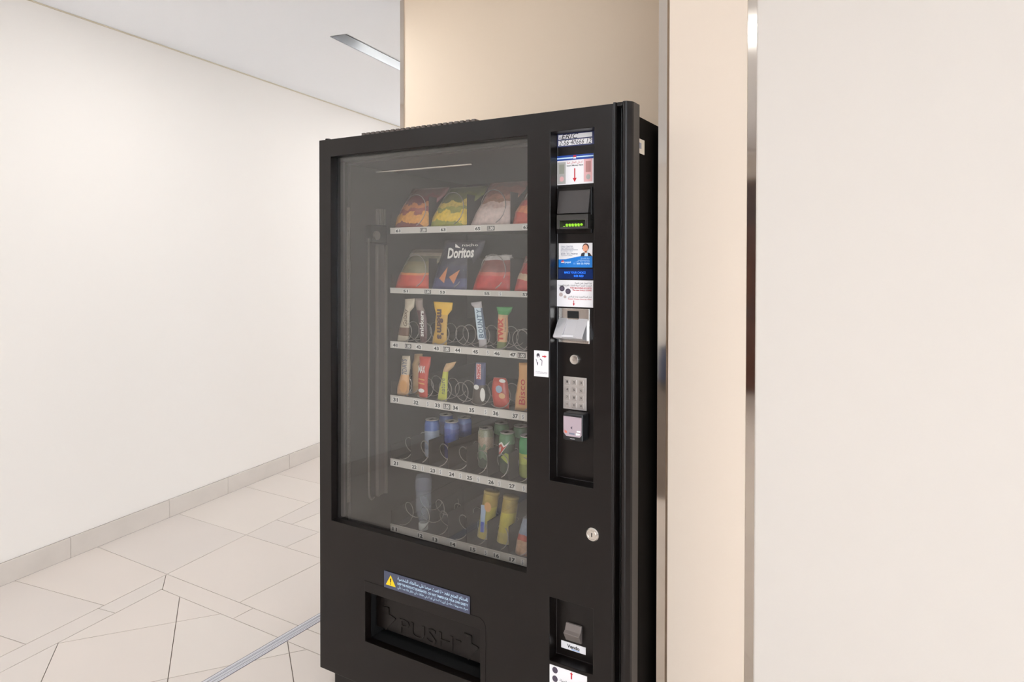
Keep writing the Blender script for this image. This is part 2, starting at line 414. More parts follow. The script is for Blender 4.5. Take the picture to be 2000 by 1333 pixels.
# glazing added out of view so that daylight floods the room
pn = bpy.data.materials.new('lobby_glass'); pn.use_nodes = True; nt = pn.node_tree
for n in list(nt.nodes): nt.nodes.remove(n)
out = nt.nodes.new('ShaderNodeOutputMaterial'); mx = nt.nodes.new('ShaderNodeMixShader'); tr = nt.nodes.new('ShaderNodeBsdfTransparent'); gl = nt.nodes.new('ShaderNodeBsdfGlossy')
gl.inputs['Roughness'].default_value = 0.02; mx.inputs[0].default_value = 0.06
nt.links.new(tr.outputs[0], mx.inputs[1]); nt.links.new(gl.outputs[0], mx.inputs[2]); nt.links.new(mx.outputs[0], out.inputs[0])
def glazing(name, p0, p1, n):
    """aluminium frame from p0 to p1 with n panes"""
    d = Vector((p1[0]-p0[0], p1[1]-p0[1], 0)); L = d.length; d.normalize(); nn = Vector((-d.y, d.x, 0))
    def bar(a0, a1, z0, z1, t=0.03): 
        q = [Vector((p0[0], p0[1], 0)) + d*a + nn*k for a, k in ((a0,-t),(a1,-t),(a1,t),(a0,t))]
        return [(v.x, v.y, z0) for v in q], (0, 0, z1-z0)
    f = MB(); f.prism(*bar(0, L, 0, 0.06)); f.prism(*bar(0, L, ZC-0.06, ZC))
    f = f.build(name, M_alu); tag(f, kind='structure')
    for k in range(n+1):
        x = 0.03 + (L-0.06)*k/n; MB().prism(*bar(x-0.03, x+0.03, 0.06, ZC-0.06)).build('mullion', M_alu, f)
    for k in range(n):
        MB().prism(*bar(0.06 + (L-0.06)*k/n, (L-0.06)*(k+1)/n, 0.06, ZC-0.06, 0.004)).build('pane', pn, f)
glazing('added_window_1', (0.4, -4.4), (5.6, -4.4), 4)
glazing('added_window_3', (-4.6, 7.0), (0.2, 7.0), 4)  # unseen corridor end, glazing added to brighten ceiling and far wall
st = MB().box(0.2, 0.35, 2.62, 7.05, 0, ZC).build('wall_corridor', M_wall); tag(st, kind='structure')
glazing('added_window_2', (5.65, -4.4), (5.65, -1.6), 2)
# steel floor track under the end of the back wall
st = MB().box(-2.100, -2.056, -4.0, 6.0, -0.004, 0.0012)
st.box(-2.094, -2.089, -4.0, 6.0, 0.0012, 0.003); st.box(-2.067, -2.062, -4.0, 6.0, 0.0012, 0.003); st.box(-2.081, -2.076, -4.0, 6.0, 0.0012, 0.0022)
st = st.build('trim_4', M_alu); tag(st, kind='structure')
for x in (-2.1025, -2.0855, -2.072, -2.056): MB().box(x, x+0.0025, -4.0, 6.0, -0.003, 0.0016).build('groove', mat('track_groove', rgb(132, 130, 138), 0.5), st)

# ---------------------------------------------------------------- lobby behind the camera (door, chair and lamp seen mirrored in the steel strips)
M_panel = mat('added_wood_panel', rgb(92, 56, 42), 0.45, vary=0.25, vscale=4)
pw_ = tag(MB().box(-3.05, 0.39, -4.3, -4.29, 0, 2.36).build('wall_added_panelling', M_panel), kind='structure')  # unseen dark panelling added to darken what the machine front mirrors
for k in range(6): MB().box(-2.98+0.56*k, -2.46+0.56*k, -4.29, -4.278, 0.1, 2.3).build('panel', M_panel, pw_, bevel=0.002)
pw_ = tag(slab(MB(), -5.6, -3.9, 0.0135, 0.025, 0.1, 2.36).build('wall_added_cladding', M_panel), kind='structure')  # dark cladding added out of view for the same darker reflection
for k in range(3): slab(MB(), -5.56+0.56*k, -5.04+0.56*k, 0.025, 0.036, 0.14, 2.3).build('panel', M_panel, pw_, bevel=0.002)
M_wood = print_mat('door_wood', [(0.0, rgb(96, 52, 36)), (0.35, rgb(84, 46, 36)), (0.62, rgb(92, 56, 48)), (0.8, rgb(78, 56, 54))], nscale=3, dist=0.5, rough=0.4)
d = MB(); d.box(-2.06, -1.06, -4.30, -4.255, 0.0, 2.30)
d = d.build('door_1', M_wood, bevel=0.003); tag(d, kind='structure')
for x in (-1.80, -1.32):
    for z0, z1 in ((0.2, 0.95), (1.1, 2.1)):
        MB().box(x-0.19, x+0.19, -4.262, -4.248, z0, z1).build('panel', M_wood, d, bevel=0.004)
MB().cyl((-1.14, -4.26, 1.02), (-1.14, -4.20, 1.02), 0.014).cyl((-1.14, -4.205, 1.02), (-1.26, -4.205, 1.02), 0.009).build('door_handle', M_chrome, d)
M_fab = mat('blue_fabric', rgb(58, 70, 98), 0.9, bump=0.2, bscale=300, vary=0.15)
ch = thing('armchair', (5.2, -0.15, 0), 'blue fabric tub armchair mirrored in the steel strip beside the machine', 'chair')
MB().box(4.86, 5.5, -0.5, 0.2, 0.10, 0.40).build('seat', M_fab, ch, bevel=0.03)
MB().box(5.38, 5.56, -0.5, 0.2, 0.34, 0.62).build('backrest', M_fab, ch, bevel=0.04)
for y in (-0.5, 0.08): MB().box(4.9, 5.5, y, y+0.12, 0.30, 0.50).build('armrest', M_fab, ch, bevel=0.03)
for x in (4.92, 5.46):
    for y in (-0.44, 0.14): MB().cyl((x, y, 0), (x, y, 0.11), 0.014, 0.02).build('leg', M_ink, ch)
sc = thing('wall_lamp', (5.6, 0.16, 1.78), 'small black wall lamp with a warm glow on the lobby wall', 'lamp')
MB().box(5.585, 5.60, 0.12, 0.20, 1.70, 1.86).build('back_plate', M_ink, sc, bevel=0.003)
MB().lathe([(0.03, -0.09), (0.045, -0.07), (0.045, 0.07), (0.03, 0.09)], (5.54, 0.16, 1.78), n=16).build('shade', M_ink, sc, smooth=True)
MB().lathe([(0.028, 0.088), (0.028, 0.1), (0.014, 0.1)], (5.54, 0.16, 1.78), n=12).build('bulb', mat('warm_bulb', rgb(255, 220, 150), 0.5, emit=(1, 0.75, 0.4, 1), estr=15), sc)

# ---------------------------------------------------------------- vending machine
V0 = 1.60
UL, UD, US = -1.6927, -0.6633, -0.616
ZT, ZB = 1.8367, 0.1014
G0, G1, ZG0, ZG1 = -1.6397, -0.9099, 0.5989, 1.7796
P0, P1, ZP0, ZP1 = -0.8395, -0.7145, 0.862, 1.7825
ZQ1, ZQ0 = 0.5515, 0.3823
VP = 1.64                       # plane of the recessed service panels
vm = thing('vending_machine', (-1.155, 2.0, 0), 'tall black snack and drinks vending machine with a glass front and coin panel', 'vending machine')
# cabinet: walls, back, top, bottom
c = MB()
c.box(UL+0.006, UL+0.05, 1.632, 2.42, 0.10, 1.81); c.box(-0.66, US-0.0015, 1.662, 2.42, 0.10, 1.81)
c.box(UL+0.05, -0.66, 2.38, 2.42, 0.10, 1.81); c.box(UL+0.05, -0.66, 1.65, 2.38, 1.775, 1.81); c.box(UL+0.05, -0.66, 1.66, 2.38, 0.10, 0.20)
c.build('cabinet', M_side, vm)
c = MB(); c.box(UL+0.05, UL+0.062, 1.68, 2.37, 0.2, 1.775); c.box(-0.68, -0.66, 1.66, 2.37, 0.2, 1.775); c.box(UL+0.062, -0.68, 2.36, 2.38, 0.2, 1.775); c.box(UL+0.062, -0.68, 1.66, 2.36, 1.762, 1.775)
c.build('inner_liner', M_liner, vm)
c = MB(); c.box(UL+0.03, US-0.02, 1.635, 2.40, 0.012, 0.094)
for x in (UL+0.09, US-0.08):
    for y in (1.70, 2.34): c.cyl((x, y, 0), (x, y, 0.014), 0.025)
c.build('kick_plate', M_black, vm, bevel=0.003)
# door plate as a relief: cuts in u and z, one depth per cell
HA, HB = (-1.4934, 0.404), (-1.0581, 0.2545)      # delivery opening
HZ0 = (-1.4926, 0.2444)[1]
us = sorted([UL, G0, HA[0], HB[0], G1, P0, P1, UD]); zs = sorted([ZB, HZ0, ZQ0, ZQ1, HA[1], ZG0, ZP0, ZG1, ZP1, ZT])
def depth(u, z):
    if G0 < u < G1 and ZG0 < z < ZG1: return None
    if P0 < u < P1 and (ZP0 < z < ZP1 or ZQ0 < z < ZQ1): return VP
    if HA[0] < u < HB[0] and HZ0 < z < HA[1]: return None
    return V0
BACK = 1.628
c = MB(); nu, nz = len(us)-1, len(zs)-1
D = [[depth((us[i]+us[i+1])/2, (zs[j]+zs[j+1])/2) for j in range(nz)] for i in range(nu)]
def dd(i, j):
    if i < 0 or j < 0 or i >= nu or j >= nz: return BACK
    return D[i][j] if D[i][j] is not None else BACK
for i in range(nu):
    for j in range(nz):
        a, b, z0, z1 = us[i], us[i+1], zs[j], zs[j+1]
        if D[i][j] is not None:
            y = D[i][j]; c.add([(a,y,z0),(b,y,z0),(b,y,z1),(a,y,z1)], [(0,1,2,3)])
            yb = max(BACK, y+0.004); c.add([(a,yb,z0),(b,yb,z0),(b,yb,z1),(a,yb,z1)], [(3,2,1,0)])
        y0 = dd(i, j)
        for (ii, jj, e0, e1) in ((i+1, j, (b, z0), (b, z1)), (i, j+1, (b, z1), (a, z1))):
            y1 = dd(ii, jj)
            if abs(y0-y1) > 1e-6: c.add([(e0[0],y0,e0[1]),(e0[0],y1,e0[1]),(e1[0],y1,e1[1]),(e1[0],y0,e1[1])], [(0,1,2,3)])
        if i == 0 and y0 != BACK: c.add([(a,y0,z1),(a,BACK,z1),(a,BACK,z0),(a,y0,z0)], [(0,1,2,3)])
        if j == 0 and y0 != BACK: c.add([(a,y0,z0),(a,BACK,z0),(b,BACK,z0),(b,y0,z0)], [(0,1,2,3)])
door = c.build('door', M_black, vm, weld=True, bevel=0.0016)
# grooved edge profile on the lock side
prof = [(UD,1.60),(-0.659,1.601),(-0.656,1.605),(-0.6548,1.632),(-0.6415,1.632),(-0.640,1.6035),(-0.637,1.600),(-0.631,1.600),(-0.627,1.6015),(-0.6185,1.612),(US,1.618),(US,1.66),(UD,1.66)]
c = MB().prism([(a, b, ZB) for a, b in prof], (0, 0, ZT-ZB+0.003))
c.build('door_edge', M_black, vm, bevel=0.0008)
c = MB().box(-0.6548, -0.6415, 1.606, 1.632, ZT-0.006, ZT+0.003); c.build('edge_cap', M_black, vm)
# glass with its gasket
c = MB(); w = 0.013
c.box(G0, G0+w, 1.630, 1.65, ZG0, ZG1); c.box(G1-w, G1, 1.630, 1.65, ZG0, ZG1); c.box(G0+w, G1-w, 1.630, 1.65, ZG1-w, ZG1)
c.build('gasket', M_liner, vm)
gm = bpy.data.materials.new('window_glass'); gm.use_nodes = True; nt = gm.node_tree
for n in list(nt.nodes): nt.nodes.remove(n)
out = nt.nodes.new('ShaderNodeOutputMaterial'); mx = nt.nodes.new('ShaderNodeMixShader'); tr = nt.nodes.new('ShaderNodeBsdfTransparent'); gl = nt.nodes.new('ShaderNodeBsdfGlossy')
gl.inputs['Roughness'].default_value = 0.015; tr.inputs[0].default_value = (0.93, 0.93, 0.92, 1)
lw = nt.nodes.new('ShaderNodeLayerWeight'); lw.inputs[0].default_value = 0.5
pw = nt.nodes.new('ShaderNodeMath'); pw.operation = 'POWER'; pw.inputs[1].default_value = 5
ml = nt.nodes.new('ShaderNodeMath'); ml.operation = 'MULTIPLY_ADD'; ml.inputs[1].default_value = 0.94; ml.inputs[2].default_value = 0.078
nt.links.new(lw.outputs['Facing'], pw.inputs[0]); nt.links.new(pw.outputs[0], ml.inputs[0]); nt.links.new(ml.outputs[0], mx.inputs[0])
nt.links.new(tr.outputs[0], mx.inputs[1]); nt.links.new(gl.outputs[0], mx.inputs[2]); nt.links.new(mx.outputs[0], out.inputs[0])
MB().box(G0, G1, 1.622, 1.628, ZG0, ZG1).build('window_pane', gm, vm)
# top vent, hinge and wire
vg = MB().box((-1.6036, 1.8655)[0], -1.12, 1.70, 2.10, 1.81, 1.845).build('vent_housing', M_black, vm)
for k in range(22): MB().box(-1.60+0.021*k, -1.588+0.021*k, 1.70, 2.08, 1.845, 1.868).build('vent_fin', M_rail, vg)
MB().cyl((-1.684, 1.632, ZT), (-1.684, 1.632, ZT+0.009), 0.011, 0.009).cyl((-1.684, 1.632, ZT+0.006), (-1.60, 1.69, ZT-0.002), 0.0022).build('hinge', M_side, vm)

# delivery hatch: proud surround, recess box and push flap
fr = []
u0, u1, z1 = HA[0]-0.002, (-1.0406, 0.3946)[0], (-1.4889, 0.4375)[1]
rr = 0.028
arc = [(u1-rr+rr*math.sin(R(t)), z1-rr+rr*math.cos(R(t))) for t in range(0, 91, 15)]
poly = [(u0, HA[1]), (u0, z1)] + arc + [(u1, ZB+0.02), (HB[0], ZB+0.02), (HB[0], HA[1])]
MB().prism([(p[0], 1.5985, p[1]) for p in poly], (0, 0.0025, 0)).build('hatch_surround', M_black, vm, bevel=0.0006)
c = MB(); hx0, hx1 = HA[0]-0.004, HB[0]+0.004
c.box(hx0-0.004, hx0, 1.629, 1.80, HZ0-0.004, HA[1]); c.box(hx1, hx1+0.004, 1.629, 1.80, HZ0-0.004, HA[1]); c.box(hx0, hx1, 1.629, 1.80, HZ0-0.008, HZ0-0.004); c.box(hx0, hx1, 1.629, 1.80, HA[1], HA[1]+0.004); c.box(hx0, hx1, 1.80, 1.804, HZ0-0.004, HA[1])
c.build('hatch_box', M_hole, vm)
FV = 1.648
flp = MB().box(HA[0]+0.004, HB[0]-0.001, FV, FV+0.006, HZ0+0.028, HA[1]-0.001).build('push_flap', M_black, vm, bevel=0.001)
c = MB()
a, b = (-1.3929, 0.3186), (-1.1883, 0.2969)
EM = 0.0024
add_text(c, 'PUSH', a[0], b[0], (-1.3931, 0.2798)[1], (-1.3929, 0.325)[1], FV-EM, depth=EM, bold=0.0)
c.build('raised_lettering', M_black, flp)
def strokes(name, pts, w=0.0038):
    c = MB()
    for p, q in zip(pts[:-1], pts[1:]):
        p = Vector((p[0], 0, p[1])); q = Vector((q[0], 0, q[1])); n = (q-p).normalized().cross(Vector((0,1,0)))*w*0.5; e = (q-p).normalized()*w*0.5
        c.prism([tuple(v + Vector((0, FV-EM, 0))) for v in (p-n-e, q-n+e, q+n+e, p+n-e)], (0, EM, 0))
    return c.build(name, M_black, flp)
strokes('raised_arrow', [(-1.4579, 0.3428), (-1.4377, 0.3448), (-1.4378, 0.3244), (-1.4106, 0.317), (-1.4497, 0.2738)])
strokes('raised_arrow', [(-1.1456, 0.3449), (-1.1219, 0.3447), (-1.122, 0.3221), (-1.0968, 0.3173), (-1.133, 0.2735)])
strokes('raised_dash', [(-1.1752, 0.3168), (-1.1603, 0.3172)])

# ---- stickers and fittings -------------------------------------------------
def sticker(name, tl, br, y, m, th=0.0008, label=None):
    o = MB().box(tl[0], br[0], y-th, y, br[1], tl[1]).build(name, m, vm)
    if label: o['label'] = label
    return o
def lettering(mb, mats, parent, name='lettering'): return mb.build(name, mats, parent)
# warning sticker above the hatch
a, b = (-1.413, 0.4887), (-1.0936, 0.438)
s = sticker('warning_sticker', a, b, 1.5985, M_slate, 0.0012, 'slate blue warning sticker with a yellow triangle')
W, Hh = b[0]-a[0], a[1]-b[1]; y = 1.5985-0.0016
c = MB(); cx = a[0]+0.085*W
flat(c, [(cx-0.062*W, a[1]-0.80*Hh), (cx+0.062*W, a[1]-0.80*Hh), (cx, a[1]-0.16*Hh)], y, 0)
flat(c, [(cx-0.008*W, a[1]-0.36*Hh), (cx+0.008*W, a[1]-0.36*Hh), (cx+0.005*W, a[1]-0.60*Hh), (cx-0.005*W, a[1]-0.60*Hh)][::-1], y-0.0003, 1)
disc(c, cx, a[1]-0.69*Hh, 0.007*W, 0.035*Hh, y-0.0003, 1, 10)
lettering(c, [M_yellow, M_ink], s, 'warning_triangle')
c = MB(); L0, L1 = a[0]+0.17*W, a[0]+0.98*W
add_text(c, arabic('لاستلام المنتج فقط • لا تعبث حرصا على سلامتك الشخصية'), L0, L1, a[1]-0.42*Hh, a[1]-0.12*Hh, y, bold=0.012)
add_text(c, 'KEEP THE PRODUCT SEGREGATED . DO NOT TAMPER FOR YOUR OWN SAFETY', L0, L1, a[1]-0.60*Hh, a[1]-0.46*Hh, y, bold=0.015)
add_text(c, arabic('صرف مصنوعات حاصل كرنے كے لي اور اپني حفاظت كي خاطر هاته مت ذالي'), L0, L1, a[1]-0.90*Hh, a[1]-0.66*Hh, y)
lettering(c, M_cyan, s)
# handwritten sticker at the top of the panel
yp = VP
a, b = (-0.8393, 1.7847), (-0.7322, 1.7473)
s = sticker('name_sticker', a, b, yp, M_navy)
W, Hh = b[0]-a[0], a[1]-b[1]; y = yp-0.0012
c = MB()
flat(c, [(a[0]+0.03*W, a[1]-0.46*Hh), (a[0]+0.95*W, a[1]-0.46*Hh), (a[0]+0.95*W, a[1]-0.14*Hh), (a[0]+0.03*W, a[1]-0.14*Hh)], y, 0)
flat(c, [(a[0]+0.03*W, a[1]-0.92*Hh), (a[0]+0.95*W, a[1]-0.92*Hh), (a[0]+0.95*W, a[1]-0.54*Hh), (a[0]+0.03*W, a[1]-0.54*Hh)], y, 0)
add_text(c, '-ERIC', a[0]+0.05*W, a[0]+0.58*W, a[1]-0.46*Hh, a[1]-0.12*Hh, y-0.0004, 1, bold=0.0, shear=0.3)
add_text(c, '2-56\u00b740666 12', a[0]+0.05*W, a[0]+0.93*W, a[1]-0.90*Hh, a[1]-0.55*Hh, y-0.0004, 1, bold=0.0, shear=0.25)
lettering(c, [M_white, M_ink], s)
# banknote instructions
a, b = (-0.8394, 1.7239), (-0.7335, 1.6463)
s = sticker('banknote_sticker', a, b, yp, M_white)
W, Hh = b[0]-a[0], a[1]-b[1]
def rect(c, x0, x1, t0, t1, yy, mi=0): flat(c, [(a[0]+x0*W, a[1]-t1*Hh), (a[0]+x1*W, a[1]-t1*Hh), (a[0]+x1*W, a[1]-t0*Hh), (a[0]+x0*W, a[1]-t0*Hh)], yy, mi)
c = MB(); rect(c, 0, 1, 0, 0.17, y, 0); rect(c, 0, 0.44, 0.07, 0.115, y-0.0003, 1); rect(c, 0.54, 1, 0.06, 0.10, y-0.0003, 1)
rect(c, 0.45, 0.53, 0.02, 0.08, y-0.0003, 2); rect(c, 0.45, 0.53, 0.08, 0.13, y-0.0003, 3)
rect(c, 0.01, 0.24, 0.22, 0.97, y, 4); rect(c, 0.06, 0.20, 0.30, 0.62, y-0.0003, 6); disc(c, a[0]+0.13*W, a[1]-0.80*Hh, 0.06*W, 0.09*Hh, y-0.0003, 5, 12)
rect(c, 0.74, 0.97, 0.17, 0.94, y, 5); rect(c, 0.79, 0.93, 0.25, 0.62, y-0.0003, 7); disc(c, a[0]+0.86*W, a[1]-0.78*Hh, 0.06*W, 0.09*Hh, y-0.0003, 4, 12)
add_text(c, arabic('ادخل المال هنا'), a[0]+0.28*W, a[0]+0.70*W, a[1]-0.31*Hh, a[1]-0.21*Hh, y, 2)
add_text(c, 'Insert Money Here', a[0]+0.27*W, a[0]+0.72*W, a[1]-0.40*Hh, a[1]-0.33*Hh, y, 8, bold=0.02)
arrow(c, a[0]+0.49*W, a[1]-0.46*Hh, a[1]-0.93*Hh, 0.055*W, y, 2, 0.3)
lettering(c, [M_dblue, M_cyan, M_red, M_white, mat('note_green', rgb(176, 172, 166), .6), mat('note_pink', rgb(226, 176, 176), .6), mat('note_dark', rgb(150, 150, 136), .6), mat('note_brown', rgb(184, 132, 128), .6), M_ink], s, 'print')
# banknote reader
a, b = (-0.838, 1.6366), (-0.7364, 1.5162)
br = MB().box(a[0], b[0], VP-0.006, VP, b[1], a[1]).build('banknote_reader', M_black, vm, bevel=0.001)
p, q = (-0.8297, 1.6293), (-0.7392, 1.5679)
MB().prism([(p[0], VP-0.008, p[1]), (p[0], VP-0.022, q[1]), (p[0], VP, q[1]), (p[0], VP, p[1])], (q[0]-p[0], 0, 0)).build('guide_plate', mat('reader_plate', rgb(62, 57, 55), 0.45), br, bevel=0.001)
p, q = (-0.8207, 1.5637), (-0.7318, 1.5264)
MB().box(p[0], q[0], 1.60, VP, q[1]+0.022, p[1]).box(p[0], p[0]+0.008, 1.60, VP, q[1], q[1]+0.022).box(q[0]-0.008, q[0], 1.60, VP, q[1], q[1]+0.022).box(p[0]+0.008, q[0]-0.008, 1.603, VP, q[1], q[1]+0.006).box(p[0]+0.008, q[0]-0.008, 1.630, VP, q[1]+0.006, q[1]+0.022).build('mouth', mat('reader_mouth', rgb(54, 51, 48), 0.45), br, bevel=0.001)
c = MB(); M_led = mat('green_led', rgb(120, 200, 30), 0.5, emit=(0.4, 0.75, 0.05, 1), estr=0.3)
g = [q[0]-0.054+0.0085*k for k in range(6)]
for k in range(6):
    c.cyl((p[0]+0.016+0.0085*k, 1.626, q[1]+0.012), (p[0]+0.016+0.0085*k, 1.630, q[1]+0.012), 0.0032, n=8)
    c.cyl((p[0]+0.013+0.0085*k, 1.618, q[1]+0.006), (p[0]+0.013+0.0085*k, 1.618, q[1]+0.0085), 0.0028, n=8)
c.build('green_lights', M_led, br)
# hotline card
a, b = (-0.8343, 1.4905), (-0.7361, 1.4261)
s = sticker('hotline_card', a, b, yp, M_white)
W, Hh = b[0]-a[0], a[1]-b[1]; y = yp-0.0012
def pt(x, t): return (a[0]+x*W, a[1]-t*Hh)
c = MB(); flat(c, [pt(0,1), pt(1,1), pt(1,0.53), pt(0.65,0.54), pt(0.42,0.60), pt(0.22,0.66), pt(0,0.67)], y, 0)
disc(c, *pt(0.125,0.78), 0.052*W, 0.07*Hh, y-0.0003, 1, 20); disc(c, *pt(0.125,0.78), 0.05*W, 0.066*Hh, y-0.0006, 2, 12, 20, 175); disc(c, *pt(0.125,0.78), 0.05*W, 0.066*Hh, y-0.0006, 3, 12, 215, 330)
add_text(c, 'pepsi', *[pt(0.19,0.80)[0], pt(0.37,0.80)[0]], pt(0,0.85)[1], pt(0,0.74)[1], y-0.0003, 4, bold=0.02)
def ln(txt, x0, x1, t0, t1, mi, bold=0.0): add_text(c, txt, pt(x0,0)[0], pt(x1,0)[0], pt(0,t1)[1], pt(0,t0)[1], y-0.0003, mi, bold=bold)
ln('CALL CENTER', 0.07, 0.43, 0.11, 0.17, 5, 0.01); ln('24/7 HOTLINE', 0.07, 0.45, 0.19, 0.24, 5)
flat(c, [pt(0.07,0.285), pt(0.58,0.285), pt(0.58,0.268), pt(0.07,0.268)], y-0.0003, 5)
ln('For service or refund', 0.07, 0.42, 0.30, 0.345, 5); ln('please call us on', 0.07, 0.40, 0.36, 0.40, 5)
ln('800 22-PEPSI', 0.07, 0.57, 0.42, 0.47, 5, 0.02); ln('Toll free number', 0.07, 0.42, 0.49, 0.53, 5)
ln(arabic('مركز الاتصال'), 0.66, 0.92, 0.60, 0.67, 4); flat(c, [pt(0.58,0.715), pt(0.92,0.715), pt(0.92,0.70), pt(0.58,0.70)], y-0.0003, 4)
ln(arabic('اتصل بنا على'), 0.50, 0.92, 0.735, 0.785, 4); ln('1 - 800 22-PEPSI', 0.46, 0.92, 0.81, 0.88, 4, 0.02)
# printed portrait
flat(c, [pt(0.66,0.545), pt(0.99,0.535), pt(0.93,0.42), pt(0.85,0.385), pt(0.74,0.39), pt(0.68,0.43)], y-0.0003, 7)
flat(c, [pt(0.77,0.54), pt(0.88,0.54), pt(0.86,0.36), pt(0.79,0.36)], y-0.0006, 4); disc(c, *pt(0.81,0.17), 0.095*W, 0.15*Hh, y-0.0006, 8, 20); disc(c, *pt(0.80,0.22), 0.075*W, 0.15*Hh, y-0.0009, 6, 20)
flat(c, [pt(0.79,0.42), pt(0.85,0.42), pt(0.85,0.33), pt(0.79,0.33)], y-0.0009, 6); disc(c, *pt(0.725,0.23), 0.012*W, 0.035*Hh, y-0.0012, 7, 10)
lettering(c, [M_blue, M_white, M_red, M_dblue, M_cyan, M_grey, M_skin, M_jacket, M_hair], s, 'print')
# text display
a, b = (-0.8351, 1.4224), (-0.7349, 1.3954)
s = sticker('text_display', a, b, yp, mat('display_glass', rgb(14, 26, 60), 0.2, emit=(0.0, 0.02, 0.12, 1), estr=0.25), 0.0012)
W, Hh = b[0]-a[0], a[1]-b[1]; c = MB()
add_text(c, 'MAKE YOUR CHOICE', a[0]+0.18*W, a[0]+0.80*W, a[1]-0.48*Hh, a[1]-0.26*Hh, yp-0.0016, bold=0.015)
add_text(c, '0.00 AED', a[0]+0.46*W, a[0]+0.74*W, a[1]-0.80*Hh, a[1]-0.58*Hh, yp-0.0016, bold=0.015)
c.build('display_text', mat('display_blue', rgb(20, 90, 220), 0.5, emit=(0.02, 0.2, 0.95, 1), estr=0.55), s)
# coin instructions
a, b = (-0.8391, 1.3921), (-0.7335, 1.3212)
s = sticker('coin_sticker', a, b, yp, M_white, 0.0014)
W, Hh = b[0]-a[0], a[1]-b[1]; y = yp-0.0018; c = MB()
ln(arabic('هذا الجهاز يقبل العملة'), 0.50, 0.96, 0.07, 0.15, 0); ln(arabic('المعدنية الجديدة لدولة الامارات العربية المتحدة'), 0.05, 0.96, 0.16, 0.24, 0)
ln('THIS MACHINE ACCEPTS', 0.37, 0.96, 0.26, 0.32, 1, 0.02); ln('The new U.A.E. COINS', 0.44, 0.96, 0.34, 0.40, 1, 0.02)
ln(arabic('ادخل العملة المعدنية واحدة تلو الاخرى'), 0.32, 0.96, 0.58, 0.66, 0); ln('Insert Coins One by One', 0.32, 0.96, 0.68, 0.735, 1, 0.02)
arrow(c, a[0]+0.475*W, a[1]-0.76*Hh, a[1]-0.96*Hh, 0.03*W, y, 1)
disc(c, *pt(0.145,0.32), 0.075*W, 0.105*Hh, y, 2, 20); disc(c, *pt(0.315,0.42), 0.075*W, 0.105*Hh, y, 2, 20); disc(c, *pt(0.115,0.55), 0.055*W, 0.075*Hh, y, 3, 16); disc(c, *pt(0.23,0.63), 0.04*W, 0.055*Hh, y, 3, 16)
disc(c, *pt(0.145,0.32), 0.045*W, 0.063*Hh, y-0.0003, 4, 16); disc(c, *pt(0.315,0.42), 0.045*W, 0.063*Hh, y-0.0003, 4, 16)
lettering(c, [M_ink, M_red, M_coin, M_coin2, mat('print_coin_mid', rgb(98, 88, 104), .5)], s, 'print')
# coin slot
a, b = (-0.833, 1.3173), (-0.7428, 1.2257)
cs = MB().box(a[0], b[0], VP-0.004, VP, b[1], a[1]).build('coin_slot', M_chrome, vm, bevel=0.0008)
zt, zb = (-0.8301, 1.2915)[1], (-0.8265, 1.2445)[1]
ul, ur = a[0]+0.001, b[0]-0.004
mid0, mid1 = a[0]+0.30*(b[0]-a[0]), a[0]+0.66*(b[0]-a[0])
c = MB(); yb = VP-0.004
for x0, x1 in ((ul, mid0), (mid1, ur)): c.prism([(x0, yb, zt), (x0, 1.601, zb), (x0, 1.604, zb-0.004), (x0, yb, zb-0.012)], (x1-x0, 0, 0))
c.prism([(mid0, yb, zt-0.003), (mid0, 1.606, zb), (mid0, 1.604, zb-0.004), (mid0, yb, zb-0.012)], (mid1-mid0, 0, 0))
c.prism([(mid0, 1.604, zb+0.006), (mid0, 1.601, zb), (mid0, 1.604, zb-0.003)], (mid1-mid0, 0, 0))
c.build('chute', M_zinc, cs, bevel=0.0006)
MB().box(mid0, mid1, VP-0.0052, VP-0.003, zt, zt+0.019).build('slot_opening', M_hole, cs)
MB().box(ul+0.004, ur-0.002, VP-0.0048, VP-0.003, b[1]+0.006, zb-0.013).build('shadow_plate', M_hole, cs)
# return knob
p = (-0.7851, 1.1823)
MB().lathe([(0.0135, 0), (0.0135, 0.006), (0.012, 0.0085), (0.004, 0.009)], (p[0], VP, p[1]), (0, -1, 0), 24).build('return_button', M_chrome, vm, smooth=False, bevel=0.0004)
# keypad
a, b = (-0.819, 1.1353), (-0.7513, 1.0487)
kp = MB().box(a[0], b[0], VP-0.003, VP, b[1], a[1]).build('keypad', M_key, vm, bevel=0.0008)
W, Hh = b[0]-a[0], a[1]-b[1]; c = MB()
keys = ['1','2','3','4','5','6','7','8','9','*','0','#']
for k, ch in enumerate(keys):
    x = a[0] + (0.20 + 0.30*(k % 3))*W; z = a[1] - (0.15 + 0.235*(k//3))*Hh
    MB().box(x-0.105*W, x+0.105*W, VP-0.0065, VP-0.003, z-0.082*Hh, z+0.082*Hh).build('key', mat('key_steel', rgb(186, 178, 172), 0.3, metal=0.6), kp, bevel=0.001)
    add_text(c, ch, x-0.03*W, x+0.03*W, z-0.035*Hh, z+0.035*Hh, VP-0.0068, bold=0.02)
c.build('key_digits', M_ink, kp)
